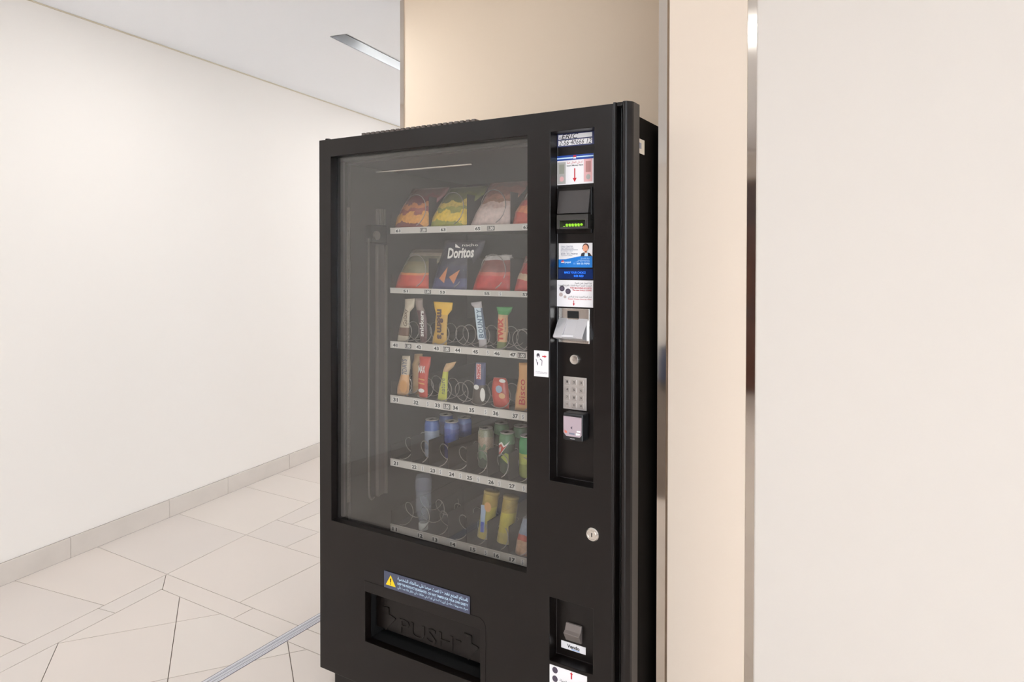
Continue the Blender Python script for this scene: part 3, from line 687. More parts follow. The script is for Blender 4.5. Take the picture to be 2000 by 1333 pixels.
# card reader
a, b = (-0.8022, 1.0465), (-0.7442, 0.9751)
cr = MB().box(a[0], b[0], 1.602, VP, b[1], a[1]).build('card_reader', mat('reader_case', rgb(34, 34, 36), 0.35), vm, bevel=0.004)
W, Hh = b[0]-a[0], a[1]-b[1]; y = 1.6
c = MB().prism([(q[0], 1.6008, q[1]) for q in [pt(0.04,0.12), pt(0.93,0.12), pt(0.93,0.76), pt(0.85,0.84), pt(0.18,0.84), pt(0.04,0.72)]], (0, 0.0024, 0))
c.build('screen', mat('reader_screen', rgb(178, 160, 166), 0.25), cr)
c = MB(); disc(c, *pt(0.47,0.52), 0.07*W, 0.045*Hh, 1.6004, 0, 14); disc(c, *pt(0.52,0.52), 0.05*W, 0.04*Hh, 1.6001, 1, 14); 
flat(c, [pt(0.10,0.72), pt(0.22,0.74), pt(0.22,0.66), pt(0.10,0.62)], 1.6004, 2); flat(c, [pt(0.70,0.66), pt(0.88,0.66), pt(0.88,0.60), pt(0.70,0.60)], 1.6004, 3); flat(c, [pt(0.32,0.76), pt(0.60,0.77), pt(0.60,0.71), pt(0.32,0.70)], 1.6004, 4); flat(c, [pt(0.66,0.78), pt(0.86,0.76), pt(0.86,0.70), pt(0.66,0.70)], 1.6004, 3)
add_text(c, 'nayax', pt(0.38,0)[0], pt(0.60,0)[0], pt(0,0.945)[1], pt(0,0.905)[1], 1.6004, 3)
lettering(c, [M_coin, mat('reader_screen', rgb(0,0,0)), mat('print_orange', rgb(214, 120, 100), .5), M_white, M_grey], cr, 'print')
# finger instruction sticker on the door frame
a, b = (-0.8872, 1.204), (-0.8437, 1.1349)
s = sticker('finger_sticker', a, b, V0, M_white)
W, Hh = b[0]-a[0], a[1]-b[1]; y = V0-0.0012; c = MB()
disc(c, *pt(0.29,0.19), 0.11*W, 0.09*Hh, y, 0, 18); disc(c, *pt(0.29,0.19), 0.06*W, 0.05*Hh, y-0.0002, 3, 14); flat(c, [pt(0.26,0.36), pt(0.33,0.36), pt(0.33,0.20), pt(0.26,0.20)], y-0.0004, 1)
for q in ([pt(0.12,0.33), pt(0.16,0.33), pt(0.29,0.56), pt(0.25,0.56)], [pt(0.25,0.57), pt(0.29,0.57), pt(0.29,0.45), pt(0.25,0.45)], [pt(0.40,0.33), pt(0.44,0.30), pt(0.58,0.36), pt(0.55,0.39)], [pt(0.52,0.57), pt(0.56,0.57), pt(0.59,0.38), pt(0.55,0.38)]): flat(c, q, y-0.0002, 0)
flat(c, [pt(0.57,0.235), pt(0.74,0.235), pt(0.74,0.19), pt(0.57,0.19)], y, 2); flat(c, [pt(0.73,0.265), pt(0.88,0.212), pt(0.73,0.16)], y, 2)
ln('Press button after selection', 0.13, 0.93, 0.80, 0.83, 0); ln('to cancel and return coins', 0.13, 0.93, 0.85, 0.88, 0)
lettering(c, [M_coin, M_white, M_red, M_ink], s, 'print')
# lock
p = (-0.7153, 0.7441)
lk = MB().lathe([(0.0175, 0), (0.0175, 0.003), (0.015, 0.006), (0.0125, 0.006), (0.0125, 0.004)], (p[0], V0, p[1]), (0, -1, 0), 28).build('lock', M_chrome, vm)
MB().lathe([(0.0105, 0.003), (0.0105, 0.0062), (0.003, 0.0064)], (p[0], V0, p[1]), (0, -1, 0), 24).build('barrel', M_chrome, lk)
MB().box(p[0]-0.0012, p[0]+0.0012, V0-0.0070, V0-0.006, p[1]-0.005, p[1]+0.005).build('keyhole', M_hole, lk)
# coin return cup
a, b = (-0.8079, 0.4764), (-0.7621, 0.4303)
c = MB(); z1, z0 = a[1], b[1]; zm = z1 - 0.38*(z1-z0)
c.prism([(a[0], VP-0.006, z1), (a[0], VP-0.012, zm+0.002), (a[0], VP-0.022, zm-0.003), (a[0], VP-0.006, z0), (a[0], VP, z0), (a[0], VP, z1)], (b[0]-a[0], 0, 0))
c.build('coin_return_flap', mat('flap_grey', rgb(120, 110, 104), 0.35), vm, bevel=0.001)
a, b = (-0.8243, 0.4218), (-0.7523, 0.4035)
a = (a[0], a[1]); b = (b[0], (-0.8244, 0.4024)[1])
s = sticker('maker_sticker', a, b, VP, M_white); W, Hh = b[0]-a[0], a[1]-b[1]; y = VP-0.0012; c = MB()
ln('Vendo', 0.25, 0.76, 0.22, 0.72, 0, 0.03); flat(c, [pt(0.42,0.92), pt(0.76,0.92), pt(0.76,0.78), pt(0.42,0.78)], y, 1)
lettering(c, [M_ink, mat('print_light_blue', rgb(150, 180, 225), .5)], s)
# coin sticker at the bottom of the door
a, b = (-0.8383, 0.3727), (-0.7299, 0.3743)
b = (b[0], a[1]-0.085)
s = sticker('return_sticker', a, b, V0, M_white); W, Hh = b[0]-a[0], a[1]-b[1]; y = V0-0.0012; c = MB()
for t in (0.13, 0.40, 0.67): disc(c, *pt(0.15, t), 0.075*W, 0.10*Hh, y, 0, 18)
flat(c, [pt(0.575,0.24), pt(0.61,0.24), pt(0.61,0.06), pt(0.575,0.06)], y, 1); flat(c, [pt(0.55,0.09), pt(0.635,0.09), pt(0.592,0.02)], y-0.0003, 1)
ln(arabic('استرجاع العملة'), 0.28, 0.75, 0.34, 0.46, 2); ln('COIN RETURN', 0.28, 0.80, 0.54, 0.62, 1, 0.02)
lettering(c, [M_coin, M_red, M_ink], s, 'print')
# barcode sticker on the side
p, q = (1.6235, 1.7546), (1.6978, 1.7194)
z1, z0 = p[1], (1.6236, 1.7176)[1]
MBx = MB().box(US-0.0016, US-0.0006, p[0], q[0], z0, z1).build('barcode_sticker', mat('label_cream', rgb(206, 194, 176), 0.5), vm)
c = MB(); x = p[0]+0.016
for k in range(11):
    wv = 0.0012 + 0.0014*((k*7) % 3 == 0); c.box(US-0.0008, US-0.0002, x, x+wv, z0+0.012, z1-0.010); x += wv+0.0016
c.build('barcode', M_grey, MBx)

# ---- interior ---------------------------------------------------------------
IW = UL+0.062                       # face of the inner left wall
# rail, rod and latch on the inner left wall
c = MB(); r0, r1 = (1.7996, 1.1057)[0], (1.8474, 1.0999)[0]
c.box(IW, IW+0.006, r0, r1, 0.62, 1.50); c.box(IW+0.006, IW+0.014, r0, r0+0.008, 0.62, 1.50); c.box(IW+0.006, IW+0.014, r1-0.008, r1, 0.62, 1.50)
c.build('side_rail', M_rail, vm, bevel=0.001)
rv = (1.7445, 1.1138)[0]
pts = [(IW+0.02, rv, 1.52), (IW+0.02, rv, 0.66), (IW+0.02, rv+0.004, 0.635), (IW+0.02, rv+0.014, 0.625), (IW+0.02, rv+0.026, 0.63)]
MB().tube(pts, 0.0035, 8).build('cable_tube', M_rail, vm, smooth=True)
lb = MB().box(IW, IW+0.03, (1.7495, 1.5492)[0], (1.8272, 1.5522)[0], 1.505, 1.566).build('latch_block', M_side, vm, bevel=0.003)
MB().lathe([(0.015, 0), (0.015, 0.008), (0.010, 0.010)], (IW+0.03, (1.7587, 1.5371)[0]+0.01, 1.53), (1, 0, 0), 18).build('latch_wheel', M_rail, lb)
for k in range(4): MB().box(IW, IW+0.008, r0+0.002+0.0115*k, r0+0.010+0.0115*k, 1.57, 1.625).build('latch_rib', M_rail, lb)
# strip of small studs on the door side
c = MB(); sv = (1.668, 1.1217)[0]; c.box(IW, IW+0.003, sv-0.006, sv+0.006, 0.64, 1.62)
for k in range(74): c.box(IW+0.003, IW+0.006, sv-0.003, sv+0.003, 0.655+0.013*k, 0.662+0.013*k)
c.build('stud_strip', M_rail, vm)
a, b = (-1.5525, 1.7375), (-1.171, 1.737)
MB().cyl((a[0], 1.72, (a[1]+b[1])/2), (b[0], 1.72, (a[1]+b[1])/2), 0.0035).build('front_rod', M_chrome, vm)
MB().box(IW, -0.68, 1.70, 2.36, 0.36, 0.372).build('chute_floor', M_tray, vm)

VS = 1.82
UA, UB = -1.578, -0.80
ROWS = {6: (1.537, 1.558), 5: (1.332, 1.3505), 4: (1.1422, 1.1655), 3: (0.9515, 0.9783), 2: (0.7323, 0.7575), 1: (0.5033, 0.528)}
def U(x, y, v=1.815): return (x, y, v)
TAGS = {6: [('61', (-1.5417, 1.5465)), ('p', (-1.433, 1.5473)), ('63', (-1.35, 1.5469)), ('65', (-1.2135, 1.5466)), ('p', (-1.1641, 1.547)), ('67', (-1.0361, 1.5482))],
        5: [('51', (-1.5088, 1.3415)), ('p', (-1.4143, 1.3418)), ('53', (-1.3528, 1.3431)), ('55', (-1.178, 1.3435)), ('s', (-1.1285, 1.343)), ('57', (-1.0382, 1.3434))],
        4: [('41', (-1.5549, 1.1534)), ('p', (-1.4984, 1.1533)), ('42', (-1.4519, 1.1528)), ('43', (-1.3776, 1.154)), ('p', (-1.3367, 1.1533)), ('44', (-1.2915, 1.1529)), ('45', (-1.2214, 1.1542)), ('s', (-1.1746, 1.154)), ('46', (-1.1402, 1.1547)), ('47', (-1.0822, 1.1554)), ('p', (-1.0511, 1.1559))],
        3: [('31', (-1.5535, 0.9642)), ('32', (-1.4636, 0.9647)), ('s', (-1.4135, 0.9665)), ('33', (-1.373, 0.9657)), ('p', (-1.3352, 0.9663)), ('34', (-1.3002, 0.9667)), ('35', (-1.2357, 0.9671)), ('s', (-1.1827, 0.9664)), ('36', (-1.1444, 0.9674)), ('37', (-1.0733, 0.9674)), ('s', (-1.0459, 0.9674))],
        2: [('21', (-1.5522, 0.7481)), ('22', (-1.4711, 0.748)), ('s', (-1.436, 0.7482)), ('23', (-1.3929, 0.7497)), ('s', (-1.3611, 0.7495)), ('24', (-1.3152, 0.7465)), ('s', (-1.2804, 0.747)), ('25', (-1.2442, 0.7478)), ('s', (-1.2106, 0.7483)), ('26', (-1.162, 0.7497)), ('s', (-1.1315, 0.7498)), ('27', (-1.0847, 0.7511)), ('s', (-1.0426, 0.7518))],
        1: [('11', (-1.5578, 0.516)), ('12', (-1.4456, 0.5141)), ('13', (-1.383, 0.5133)), ('14', (-1.3098, 0.5134)), ('15', (-1.2309, 0.5136)), ('s', (-1.1818, 0.5127)), ('16', (-1.1415, 0.5134)), ('17', (-1.0833, 0.5135)), ('s', (-1.0466, 0.5154))]}
def helix(r, pitch, turns, wire, seg=18, phase=-90):
    mb = MB(); n = int(turns*seg)
    mb.tube([(r*math.cos(R(phase) + 2*math.pi*i/seg), pitch*i/seg, r*math.sin(R(phase) + 2*math.pi*i/seg)) for i in range(n+1)], wire, 6)
    return mb
COIL = {}
def coil(tray, u, zfloor, r, pitch, phase=-90, v0=1.828):
    k = (r, pitch, phase)
    if k not in COIL:
        o = helix(r, pitch, 2.3, 0.0015, 22, phase).build('coil', M_wire, smooth=True); COIL[k] = o.data
    else:
        o = bpy.data.objects.new('coil', COIL[k]); COL.objects.link(o)
    o.location = (u, v0, zfloor + r + 0.0025); attach(o, tray)
TR = {}
for row, (z0, z1) in ROWS.items():
    fz = z1-0.004
    tr = MB().box(UA, UB, VS+0.001, 2.34, fz-0.003, fz).box(UA, UA+0.002, VS+0.001, 2.34, fz, fz+0.05).build('tray', M_tray, vm)
    TR[row] = (tr, fz)
    MB().box(UA, UB, VS-0.003, VS+0.001, z0, z1).box(UA, UB, VS-0.0045, VS-0.003, z1-0.002, z1).build('label_strip', M_strip, tr)
    zc = (z0+z1)/2 - 0.001
    for t, (u, zz) in TAGS[row]:
        hw = {'p': 0.0135, 's': 0.006}.get(t, 0.0125); hh = (z1-z0)*0.33
        tg = MB().box(u-hw, u+hw, VS-0.0042, VS-0.003, zc-hh, zc+hh).build({'p': 'price_tag', 's': 'mark_tag'}.get(t, 'number_tag'), M_tagdark if t == 'p' else M_tag, tr)
        c = MB(); txt = {'p': '1.00', 's': '5'}.get(t, t)
        ww = hw*(0.8 if t != 's' else 0.45)
        add_text(c, txt, u-ww, u+ww, zc-hh*0.75, zc+hh*0.75, VS-0.0045, bold=0.01 if t == 's' else 0.035)
        c.build('tag_digits', {'p': M_tag, 's': M_grey}.get(t, M_ink), tr)
# dividers
for row in (6, 5):
    tr, fz = TR[row]
    for u in ((-1.4191, 1.4616)[0], (-1.2637, 1.4606)[0], (-1.1, 1.4597)[0]): MB().box(u, u+0.002, 1.828, 2.33, fz, fz+0.105).build('divider', M_tray, tr)
    for u in (-1.50, -1.344, -1.183, -1.02): coil(tr, u, fz, 0.058, 0.075, -60)
for row in (2, 1):
    tr, fz = TR[row]
    for u in (-1.498, -1.421, -1.341, -1.266, -1.186, -1.106, -1.03)[2 if row == 1 else 0:]: MB().box(u, u+0.0015, 1.83, 2.33, fz, fz+0.085).build('divider', M_tray, tr)
    for k, u in enumerate((-1.540, -1.462, -1.383, -1.305, -1.228, -1.148, -1.07)): coil(tr, u, fz, 0.033, 0.085, (-100, -60, -75, -95, -70, -60, -80)[k])
for row, us_ in ((4, ((-1.5332, 1.2062), (-1.4549, 1.2014), (-1.3793, 1.2019), (-1.2948, 1.2046), (-1.2214, 1.2019), (-1.1457, 1.2012), (-1.0671, 1.2008))),
                 (3, ((-1.534, 1.0203), (-1.4468, 1.016), (-1.3693, 1.018), (-1.2964, 1.0199), (-1.2219, 1.0154), (-1.1442, 1.0117), (-1.0637, 1.0118)))):
    tr, fz = TR[row]
    for k, (u, zz) in enumerate(us_): coil(tr, u, fz, 0.033, (0.040, 0.052, 0.045, 0.042, 0.052, 0.052, 0.024)[k] if row == 4 else (0.045, 0.05, 0.045, 0.042, 0.06, 0.055, 0.04)[k], (-80, -130, -120, -60, -140, -140, -60)[k])

# ---------------------------------------------------------------- goods
def pack(name, label, cat, rows, mats, group, bandm=None, wob=0.0012, y_extra=0.0, seed=1, ulim=None, sit=None):
    """rows from bottom to top: ((uL,zL),(uR,zR), v, thickness)"""
    if ulim:      # keep the pack between its dividers
        rows = [((max(l[0], ulim[0]), l[1]), (min(r[0], ulim[1]), r[1]), v, th) if l[1] < sit+0.108 else (l, r, v, th) for l, r, v, th in rows]
    if sit is not None:
        l, r, v, th = rows[0]; rows = [((l[0], sit+0.0005), (r[0], sit+0.0005), v, th)] + list(rows[1:])
        k = 1
        while k < len(rows) and min(rows[k][0][1], rows[k][1][1]) < sit+0.003*k:
            l, r, v, th = rows[k]; rows[k] = ((l[0], max(l[1], sit+0.003*k)), (r[0], max(r[1], sit+0.003*k)), v, th); k += 1
    rnd = random.Random(seed); mb = MB(); nf = 9; prof = []
    N = 2*nf
    # subdivide rows
    sub = []
    for i in range(len(rows)-1):
        for k in range(3):
            t = k/3; A, B = rows[i], rows[i+1]
            sub.append((tuple(A[0][j]*(1-t)+B[0][j]*t for j in (0,1)), tuple(A[1][j]*(1-t)+B[1][j]*t for j in (0,1)), A[2]*(1-t)+B[2]*t, A[3]*(1-t)+B[3]*t, i))
    L = rows[-1]; sub.append((L[0], L[1], L[2], L[3], len(rows)-2))
    for l, r, v, th, bi in sub:
        for side in (-1, 1):
            for k in range(nf):
                s = k/(nf-1) if side < 0 else 1-k/(nf-1)
                bul = math.sin(math.pi*s)**0.6 if 0 < s < 1 else 0
                w_ = rnd.uniform(-wob, wob) if 0 < s < 1 and th > 0.002 else 0
                mb.v.append((l[0]+(r[0]-l[0])*s, v + side*(th*bul + 0.0004) + w_, l[1]+(r[1]-l[1])*s))
    for i in range(len(sub)-1):
        for k in range(N):
            mb.f.append((i*N+k, i*N+(k+1) % N, (i+1)*N+(k+1) % N, (i+1)*N+k)); mb.m.append(bandm[sub[i][4]] if bandm else 0)
    mb.f.append(tuple(range(N))[::-1]); mb.m.append(bandm[0] if bandm else 0)
    mb.f.append(tuple((len(sub)-1)*N + k for k in range(N))); mb.m.append(bandm[-1] if bandm else 0)
    zmin = min(p[2] for p in mb.v)
    l, r, v = rows[0][0], rows[0][1], rows[0][2]
    o = mb.build(name, mats, None, ((l[0]+r[0])/2, v, zmin), smooth=True)
    return tag(o, label, cat, group)

def film(name, c, rough=0.3): return mat(name, c, rough, spec=0.6, bump=0.35, bscale=70)
GB = 'snack bags on the two upper trays'  # upper print bands of several bags darkened: interior shade put into the colour
z6 = TR[6][1]; z5 = TR[5][1]; z4 = TR[4][1]; z3 = TR[3][1]; z2 = TR[2][1]; z1_ = TR[1][1]
pack('crisp_bag', 'dark red crisp bag with orange chips, leftmost on the top tray', 'snack bag',
     [((-1.5809, 1.5678), (-1.4174, 1.57), 1.834, 0.003), ((-1.574, 1.5931), (-1.4129, 1.5945), 1.845, 0.014), ((-1.5629, 1.6333), (-1.402, 1.6334), 1.865, 0.022), ((-1.5516, 1.6702), (-1.3909, 1.6691), 1.885, 0.014), ((-1.5453, 1.6983), (-1.3846, 1.6963), 1.90, 0.001)],
     print_mat('bag_red_brown', [(0, rgb(120, 48, 40)), (0.12, rgb(226, 156, 70)), (0.34, rgb(150, 66, 46)), (0.46, rgb(196, 116, 64)), (0.58, rgb(110, 44, 44)), (0.8, rgb(96, 50, 48))], 26, 0.5), GB, seed=3, ulim=(-1.572, -1.424), sit=z6)
pack('crisp_bag', 'yellow and lime green crisp bag, second on the top tray', 'snack bag',
     [((-1.4218, 1.5667), (-1.2611, 1.5703), 1.834, 0.003), ((-1.415, 1.5911), (-1.2545, 1.5939), 1.845, 0.014), ((-1.4042, 1.63), (-1.2437, 1.6315), 1.865, 0.022), ((-1.3952, 1.6624), (-1.2348, 1.6628), 1.885, 0.014), ((-1.3889, 1.693), (-1.2284, 1.6924), 1.90, 0.001)],
     print_mat('bag_yellow_green', [(0, rgb(150, 150, 60)), (0.14, rgb(228, 190, 60)), (0.36, rgb(150, 146, 56)), (0.46, rgb(206, 176, 84)), (0.6, rgb(104, 104, 50)), (0.82, rgb(90, 90, 56))], 24, 0.5), GB, seed=4, ulim=(-1.417, -1.27), sit=z6)
pack('crisp_bag', 'pale pinkish white snack bag with brown print, third on the top tray', 'snack bag',
     [((-1.2551, 1.5651), (-1.1041, 1.5685), 1.834, 0.003), ((-1.2418, 1.602), (-1.0967, 1.6045), 1.85, 0.018), ((-1.2297, 1.636), (-1.0848, 1.6374), 1.868, 0.022), ((-1.2247, 1.6709), (-1.0795, 1.6712), 1.888, 0.014), ((-1.2215, 1.7009), (-1.076, 1.7003), 1.905, 0.001)],
     print_mat('bag_pale', [(0, rgb(214, 190, 182)), (0.40, rgb(200, 170, 158)), (0.5, rgb(150, 104, 84)), (0.58, rgb(176, 120, 100)), (0.68, rgb(136, 82, 70)), (0.85, rgb(120, 78, 68))], 20, 0.35), GB, seed=5, ulim=(-1.2625, -1.1025), sit=z6)
pack('crisp_bag', 'bright orange red bag half hidden by the door frame, top tray', 'snack bag',
     [((-1.0947, 1.5667), (-0.9615, 1.5702), 1.834, 0.003), ((-1.0937, 1.5962), (-0.9566, 1.5987), 1.848, 0.018), ((-1.083, 1.6293), (-0.9476, 1.6308), 1.868, 0.018), ((-1.0758, 1.6612), (-0.9419, 1.6619), 1.888, 0.001)],
     print_mat('bag_orange', [(0, rgb(206, 74, 52)), (0.35, rgb(226, 130, 84)), (0.55, rgb(190, 70, 52)), (0.75, rgb(120, 60, 50))], 22, 0.4), GB, seed=6, ulim=(-1.096, -0.95), sit=z6)
pack('crisp_bag', 'red and olive green crisp bag, leftmost on the second tray', 'snack bag',
     [((-1.5772, 1.3555), (-1.416, 1.3582), 1.834, 0.003), ((-1.5675, 1.391), (-1.4066, 1.3925), 1.85, 0.018), ((-1.5594, 1.4267), (-1.3985, 1.427), 1.868, 0.022), ((-1.551, 1.4627), (-1.3901, 1.4618), 1.886, 0.014), ((-1.5462, 1.4846), (-1.3852, 1.4829), 1.90, 0.001)],
     print_mat('bag_red_olive', [(0, rgb(206, 78, 60)), (0.34, rgb(220, 134, 84)), (0.40, rgb(124, 112, 80)), (0.68, rgb(104, 96, 76)), (0.82, rgb(150, 136, 120)), (0.9, rgb(104, 88, 80))], 12, 0.08), GB, seed=7, ulim=(-1.572, -1.424), sit=z5)
dor = pack('tortilla_chip_bag', 'tall navy blue tortilla chip bag with white brand lettering', 'snack bag',
     [((-1.4117, 1.3618), (-1.2596, 1.3626), 1.834, 0.003), ((-1.4057, 1.3926), (-1.2557, 1.3923), 1.846, 0.018), ((-1.4017, 1.427), (-1.2476, 1.4256), 1.858, 0.024), ((-1.3962, 1.4617), (-1.2381, 1.4608), 1.868, 0.020), ((-1.3934, 1.4896), (-1.2313, 1.4876), 1.876, 0.010), ((-1.3935, 1.5141), (-1.2271, 1.5112), 1.882, 0.001)],
     print_mat('bag_navy', [(0, rgb(78, 78, 116)), (0.22, rgb(52, 50, 74)), (0.5, rgb(50, 46, 62)), (0.9, rgb(64, 56, 66))], 10, 0.15), GB, seed=8, ulim=(-1.417, -1.27), sit=z5)
c = MB(); p, q = (-1.3529, 1.4528), (-1.2461, 1.4822)
add_text(c, 'Doritos', p[0], q[0], p[1]-0.002, q[1]+0.004, 1.8435, 0, bold=0.035, shear=0.2, slope=0.004)
p = (-1.3329, 1.4886); flat(c, [(p[0], p[1]), (p[0]+0.022, p[1]-0.003), (p[0]+0.001, p[1]+0.012)], 1.860, 0)
p, q = (-1.3052, 1.4917), (-1.2421, 1.4975); add_text(c, 'nacho', p[0], q[0], p[1], p[1]+0.009, 1.861, 0)
for (x, yy, w_, h_, t) in (((-1.3514, 1.4001)[0], (-1.3514, 1.4001)[1], 0.013, 0.028, 25), ((-1.3077, 1.397)[0], (-1.3077, 1.397)[1], 0.015, 0.026, 40)):
    k = R(t); flat(c, [(x + w_*a_*math.cos(k) + h_*b_*math.sin(k), yy - w_*a_*math.sin(k) + h_*b_*math.cos(k)) for a_, b_ in ((-1,-.8),(.9,-1),(.2,1))], 1.8245, 1)
c.build('lettering', [M_tag, mat('chip_orange', rgb(206, 130, 84), .6)], dor)
pack('crisp_bag', 'bright red snack bag with a silver top seal, second tray', 'snack bag',
     [((-1.2456, 1.3562), (-1.1044, 1.354), 1.834, 0.003), ((-1.2396, 1.3858), (-1.1041, 1.3841), 1.846, 0.018), ((-1.2316, 1.4173), (-1.1074, 1.4162), 1.858, 0.022), ((-1.2208, 1.4456), (-1.114, 1.447), 1.866, 0.010), ((-1.2174, 1.4607), (-1.1183, 1.4633), 1.87, 0.001)],
     print_mat('bag_red_silver', [(0, rgb(196, 62, 58)), (0.42, rgb(200, 96, 84)), (0.52, rgb(140, 84, 76)), (0.84, rgb(206, 198, 194))], 16, 0.12), GB, seed=9, ulim=(-1.2625, -1.1025), sit=z5)
pack('crisp_bag', 'red and cream snack bag cut off by the door frame, second tray', 'snack bag',
     [((-1.0895, 1.3622), (-0.953, 1.3569), 1.834, 0.003), ((-1.084, 1.3955), (-0.9473, 1.3922), 1.85, 0.02), ((-1.0784, 1.4243), (-0.9449, 1.4215), 1.866, 0.02), ((-1.0733, 1.4599), (-0.9415, 1.4591), 1.88, 0.001)],
     print_mat('bag_red_cream', [(0, rgb(196, 66, 60)), (0.32, rgb(216, 180, 150)), (0.5, rgb(180, 60, 56)), (0.8, rgb(120, 66, 60))], 18, 0.3), GB, seed=10, ulim=(-1.096, -0.95), sit=z5)

GC = 'bars and pouches standing in the coils'
def bar(name, label, spec, mats, bandm, seed, sit, th=0.008, cat='snack bar', v=1.846):
    """spec: rows top to bottom as ((uL,z),(uR,z))"""
    rows = []
    n = len(spec)
    for i, (l, r) in enumerate(spec[::-1]):
        t = 0.0008 if i in (0, n-1) else th
        rows.append((l, r, v, t))
    return pack(name, label, cat, rows, mats, GC, bandm[::-1] if bandm else None, 0.0006, seed=seed, sit=sit)
F_cream = film('film_cream', rgb(206, 190, 166)); F_brown = film('film_brown', rgb(120, 86, 66)); F_plum = film('film_plum', rgb(92, 58, 60)); F_taupe = film('film_taupe', rgb(146, 128, 120))
F_yel = film('film_yellow', rgb(240, 188, 50)); F_gold = film('film_gold', rgb(214, 168, 76)); F_silver = film('film_silver', rgb(196, 188, 188), 0.25); F_sblue = film('film_steel_blue', rgb(106, 122, 146)); 
F_green = film('film_green', rgb(70, 156, 84)); F_tan = film('film_tan', rgb(208, 170, 126)); F_red = film('film_red', rgb(200, 72, 56)); F_lime = film('film_lime', rgb(206, 206, 84)); F_navy = film('film_navy', rgb(66, 70, 112))
F_dark = film('film_dark_brown', rgb(84, 74, 66)); F_orange = film('film_orange_tan', rgb(222, 164, 100)); F_apri = film('film_apricot', rgb(230, 178, 128)); F_olive = film('film_olive', rgb(120, 132, 72))
o = bar('wafer_bar', 'cream wafer bar with a brown base, first slot of the third tray', [((-1.5369, 1.3114), (-1.4928, 1.3143)), ((-1.5371, 1.2847), (-1.4963, 1.2842)), ((-1.5417, 1.2667), (-1.5144, 1.2677)), ((-1.5487, 1.2451), (-1.5167, 1.2464)), ((-1.5603, 1.2124), (-1.5169, 1.2127)), ((-1.5674, 1.1852), (-1.5193, 1.1824)), ((-1.5721, 1.1706), (-1.5239, 1.1662))], [F_cream, F_brown], [0,0,0,0,1,0], 21, z4)
c = MB(); p, q = (-1.5358, 1.2179), (-1.5129, 1.279); add_text(c, 'Galaxy', p[0], q[0], p[1], q[1], 1.8355, 0, rot=90, shear=0.2); c.build('lettering', M_hair, o)
o = bar('chocolate_bar', 'dark plum chocolate bar with white lettering beside the cream wafer', [((-1.4917, 1.3143), (-1.4583, 1.3152)), ((-1.4896, 1.2897), (-1.4584, 1.2872)), ((-1.4851, 1.2758), (-1.4497, 1.2736)), ((-1.4786, 1.2479), (-1.441, 1.2477)), ((-1.4742, 1.213), (-1.4389, 1.2112)), ((-1.4677, 1.1818), (-1.4412, 1.1797))], [F_taupe, F_plum], [0,0,1,1,1], 22, z4)
c = MB(); p, q = (-1.4641, 1.1864), (-1.4462, 1.2743); add_text(c, 'snickers', p[0], q[0], p[1], q[1], 1.8355, 0, rot=90, bold=0.03); c.build('lettering', M_tag, o)
o = bar('candy_bag', 'bright yellow candy bag with dark brown letters reading down', [((-1.4125, 1.306), (-1.3328, 1.3049)), ((-1.4082, 1.2837), (-1.336, 1.281)), ((-1.4018, 1.2649), (-1.3529, 1.2633)), ((-1.4052, 1.2406), (-1.355, 1.241)), ((-1.4063, 1.2111), (-1.3572, 1.2101)), ((-1.4151, 1.1847), (-1.3573, 1.1828)), ((-1.4184, 1.1741), (-1.3574, 1.1674))], [F_yel, F_gold], [0,0,1,1,1,1], 23, z4)
c = MB(); p, q = (-1.3881, 1.182), (-1.3644, 1.2823); add_text(c, "m&m's", p[0]-0.002, q[0]+0.002, p[1], q[1], 1.8352, 0, rot=-90, bold=0.05); c.build('lettering', M_hair, o)
o = bar('coconut_bar', 'pale blue and white coconut bar with a silver crimped top', [((-1.2599, 1.3071), (-1.2189, 1.3132)), ((-1.2579, 1.2988), (-1.218, 1.3)), ((-1.2479, 1.2907), (-1.216, 1.2918)), ((-1.244, 1.2609), (-1.2101, 1.2622)), ((-1.238, 1.2278), (-1.2043, 1.2278)), ((-1.2321, 1.1949), (-1.1995, 1.1934)), ((-1.2282, 1.1751), (-1.1966, 1.1704))], [F_silver, F_sblue], [0,0,1,1,1,0], 24, z4)
c = MB(); ps = [(-1.2398, 1.2915), (-1.216, 1.2923), (-1.2005, 1.1909), (-1.2261, 1.1894)]; flat(c, ps[::-1], 1.8365, 0)
p0_, p1_ = (-1.2241, 1.1945), (-1.2358, 1.2884); wt = 0.021
for k, chh in enumerate('BOUNTY'):
    f0 = (k+0.08)/6; f1 = (k+0.92)/6; uc = p0_[0]+(p1_[0]-p0_[0])*f0
    add_text(c, chh, uc+0.002, uc+wt, p0_[1]+(p1_[1]-p0_[1])*f0, p0_[1]+(p1_[1]-p0_[1])*f1, 1.8361, 1, rot=90, bold=0.03)
c.build('lettering', [mat('print_ice', rgb(206, 222, 232), .5), mat('print_slate_blue', rgb(92, 116, 140), .5)], o)
o = bar('chocolate_bar', 'biscuit chocolate bar with a bright green top and red letters', [((-1.1613, 1.2969), (-1.1014, 1.2988)), ((-1.1584, 1.2856), (-1.1061, 1.2858)), ((-1.1546, 1.2743), (-1.1174, 1.2724)), ((-1.1556, 1.2644), (-1.1193, 1.2643)), ((-1.1576, 1.2235), (-1.1175, 1.2239)), ((-1.1577, 1.1876), (-1.1233, 1.1863)), ((-1.1615, 1.1742), (-1.1271, 1.1699))], [F_green, F_tan, F_apri, F_olive], [0,0,1,2,2,3], 25, z4)
c = MB(); p, q = (-1.1501, 1.1889), (-1.1309, 1.2628); add_text(c, 'TWIX', p[0], q[0]+0.001, p[1], q[1], 1.8362, 0, rot=90, bold=0.05); p, q = (-1.1272, 1.2209), (-1.1158, 1.2634); add_text(c, 'hazelnut', p[0], q[0]-0.004, p[1], q[1], 1.8362, 1, rot=90)
